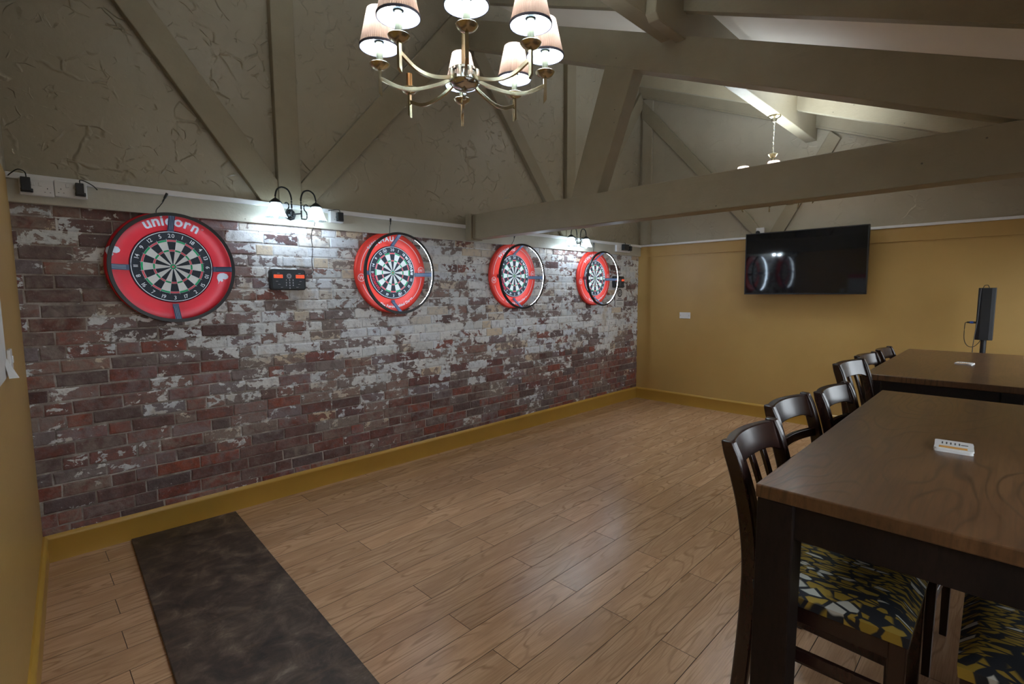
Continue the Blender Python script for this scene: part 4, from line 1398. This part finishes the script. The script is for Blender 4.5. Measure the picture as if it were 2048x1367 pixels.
# ================================================================== CHAIRS
def make_chair(kind):
    """tall chair; local origin on the floor, back towards +y, seat towards -y"""
    t = empty('bar_chair')
    hw = 0.205
    path = catmull([(0.055, 0.0), (0.022, 0.30), (0.004, 0.55), (0.0, 0.735), (0.016, 0.88), (0.045, 1.0), (0.080, 1.103)], 5)
    path = [Vector((p[0], p[1])) for p in [Vector((q[0], q[1], 0)) for q in [(v.x, v.y) for v in catmull([(0.055, 0.0, 0), (0.022, 0.30, 0), (0.004, 0.55, 0), (0.0, 0.735, 0), (0.016, 0.88, 0), (0.045, 1.0, 0), (0.080, 1.103, 0)], 5)]]]
    def back_y(z):
        for i in range(len(path) - 1):
            if path[i].y <= z <= path[i + 1].y:
                f = (z - path[i].y) / (path[i + 1].y - path[i].y)
                return path[i].x + (path[i + 1].x - path[i].x) * f
        return path[-1].x
    for s in (-1, 1):
        m = MB()
        pp = [(s * (hw - 0.016), p.x - 0.023, p.y) for p in path]
        n = len(pp)
        vs, fs = [], []
        for (px, py, pz) in pp:
            w, d = 0.016, 0.0235
            if pz < 0.3:
                d = 0.0185 + 0.005 * pz / 0.3
            if pz > 1.06:
                d *= 1.0 - 0.25 * (pz - 1.06) / 0.043
            vs += [(px - w, py - d, pz), (px + w, py - d, pz), (px + w, py + d, pz), (px - w, py + d, pz)]
        for i in range(n - 1):
            fs += [(i * 4 + a, i * 4 + (a + 1) % 4, i * 4 + 4 + (a + 1) % 4, i * 4 + 4 + a) for a in range(4)]
        fs += [(3, 2, 1, 0), tuple((n - 1) * 4 + a for a in range(4))]
        m.add(vs, fs)
        m.build('back_post', 'espresso', t, True, bevel=0.006)
    def curved_rail(z0, z1, th, sag, name, ends=0.0):
        m = MB()
        n = 14
        vs, fs = [], []
        for i in range(n + 1):
            u = -1 + 2 * i / n
            xx = u * (hw - 0.030)
            bow = sag * (1 - u * u)
            e = ends * max(0.0, (abs(u) - 0.6) / 0.4) ** 2
            for zz, sgn in ((z0 - e, 1), (z1, 1), (z1, -1), (z0 - e, -1)):
                yc = back_y(min(1.10, max(zz, 0.75))) - 0.020 + bow
                vs.append((xx, yc + sgn * th / 2, zz))
        for i in range(n):
            fs += [(i * 4 + a, i * 4 + (a + 1) % 4, i * 4 + 4 + (a + 1) % 4, i * 4 + 4 + a) for a in range(4)]
        fs += [(0, 1, 2, 3), tuple(n * 4 + a for a in range(4))]
        m.add(vs, fs)
        return m.build(name, 'espresso', t, True, bevel=0.004)
    curved_rail(1.015, 1.096, 0.028, 0.030, 'top_rail', 0.018)
    if kind == 'ladder':
        curved_rail(0.920, 0.955, 0.016, 0.026, 'slat')
        curved_rail(0.828, 0.863, 0.016, 0.024, 'slat')
    else:
        curved_rail(0.765, 0.800, 0.020, 0.014, 'lower_rail')
        for u in (-0.5, 0.0, 0.5):
            m = MB()
            vs, fs = [], []
            zs = [0.79, 0.85, 0.92, 0.98, 1.025]
            for zz in zs:
                yc = back_y(zz) - 0.020 + 0.026 * (1 - u * u) * ((zz - 0.70) / 0.33)
                xx = u * (hw - 0.03)
                vs += [(xx - 0.014, yc - 0.007, zz), (xx + 0.014, yc - 0.007, zz), (xx + 0.014, yc + 0.007, zz), (xx - 0.014, yc + 0.007, zz)]
            for i in range(len(zs) - 1):
                fs += [(i * 4 + a, i * 4 + (a + 1) % 4, i * 4 + 4 + (a + 1) % 4, i * 4 + 4 + a) for a in range(4)]
            fs += [(3, 2, 1, 0), tuple((len(zs) - 1) * 4 + a for a in range(4))]
            m.add(vs, fs)
            m.build('slat', 'espresso', t, True, bevel=0.002)
    # seat frame and cushion
    f = MB()
    f.box((-hw + 0.006, -0.40, 0.622), (hw - 0.006, -0.378, 0.672)).box((-hw + 0.006, -0.052, 0.622), (hw - 0.006, -0.03, 0.672))
    for s in (-1, 1):
        xx = s * (hw - 0.018)
        f.box((xx - 0.011, -0.40, 0.622), (xx + 0.011, -0.04, 0.672))
    f.build('seat_frame', 'espresso', t, bevel=0.002)
    c = MB()
    n = 12
    rows = []
    for i in range(n + 1):
        for j in range(n + 1):
            u, v = -1 + 2 * i / n, -1 + 2 * j / n
            edge = (1 - abs(u) ** 6) * (1 - abs(v) ** 6)
            rows.append((u * (hw + 0.004), -0.222 + v * 0.186, 0.700 + 0.040 * edge ** 0.5))
    top = len(rows)
    vs = list(rows)
    fs = [(i * (n + 1) + j, (i + 1) * (n + 1) + j, (i + 1) * (n + 1) + j + 1, i * (n + 1) + j + 1) for i in range(n) for j in range(n)]
    loop = [(i, 0) for i in range(n)] + [(n, j) for j in range(n)] + [(i, n) for i in range(n, 0, -1)] + [(0, j) for j in range(n, 0, -1)]
    base = len(vs)
    for (i, j) in loop:
        x_, y_, z_ = rows[i * (n + 1) + j]
        vs.append((x_ * 0.985, -0.222 + (y_ + 0.222) * 0.985, 0.672))
    k = len(loop)
    for q in range(k):
        i, j = loop[q]
        i2, j2 = loop[(q + 1) % k]
        fs.append((i * (n + 1) + j, i2 * (n + 1) + j2, base + (q + 1) % k, base + q))
    fs.append(tuple(range(base, base + k)))
    c.add(vs, fs)
    c.build('seat', 'fabric', t, True)
    for s in (-1, 1):
        m = MB()
        xx = s * (hw - 0.022)
        m.add([(xx - 0.013, -0.398, 0), (xx + 0.013, -0.398, 0), (xx + 0.013, -0.372, 0), (xx - 0.013, -0.372, 0),
               (xx - 0.018, -0.402, 0.672), (xx + 0.018, -0.402, 0.672), (xx + 0.018, -0.364, 0.672), (xx - 0.018, -0.364, 0.672)],
              [(0, 3, 2, 1), (4, 5, 6, 7), (0, 1, 5, 4), (1, 2, 6, 5), (2, 3, 7, 6), (3, 0, 4, 7)])
        m.build('leg', 'espresso', t, bevel=0.003)
        for zz in (0.24, 0.50):
            MB().box((xx - 0.008, -0.375, zz), (xx + 0.008, back_y(zz) - 0.03, zz + 0.034)).build('stretcher', 'espresso', t, bevel=0.002)
    MB().box((-hw + 0.03, -0.393, 0.30), (hw - 0.03, -0.375, 0.335)).build('foot_rail', 'espresso', t, bevel=0.002)
    MB().box((-hw + 0.03, -0.012, 0.42), (hw - 0.03, 0.004, 0.452)).build('foot_rail', 'espresso', t, bevel=0.002)
    return t

ladder = make_chair('ladder')
spindle = make_chair('spindle')
used = {}
def put_chair(proto, x, y, rz, label, group):
    if proto.name in used:
        o = copy_tree(proto)
    else:
        o = proto
        used[proto.name] = 1
    o.location = (x, y, 0)
    o.rotation_euler = (0, 0, rz)
    tag(o, label, 'chair', group)
    return o
G1 = 'tall chairs on the dartboard side of the tables'
G2 = 'tall chairs on the window side of the tables'
put_chair(spindle, 1.690, -3.362, 0.0, 'tall dark chair with upright back slats nearest the viewer, left of the front table', G1)
put_chair(ladder, 2.275, -3.300, math.radians(-4), 'tall dark ladder-back chair, second along the front table', G1)
put_chair(ladder, 2.710, -3.365, math.radians(-4), 'tall dark ladder-back chair, third along the front table', G1)
put_chair(spindle, 3.375, -3.296, math.radians(-6), 'tall dark chair with upright back slats at the near end of the far table', G1).scale = (1.04, 1.0, 1.045)
put_chair(ladder, 4.300, -3.215, math.radians(-5), 'tall dark chair in the middle of the far table', G1)
put_chair(ladder, 4.830, -3.240, math.radians(-2), 'tall dark chair farthest back at the far table', G1)
put_chair(spindle, 1.665, -4.262, math.pi + 0.02, 'tall chair with leaf-print seat at the lower right, across the front table', G2)
put_chair(ladder, 2.260, -4.260, math.pi, 'tall chair across the front table whose legs show behind the table legs', G2)
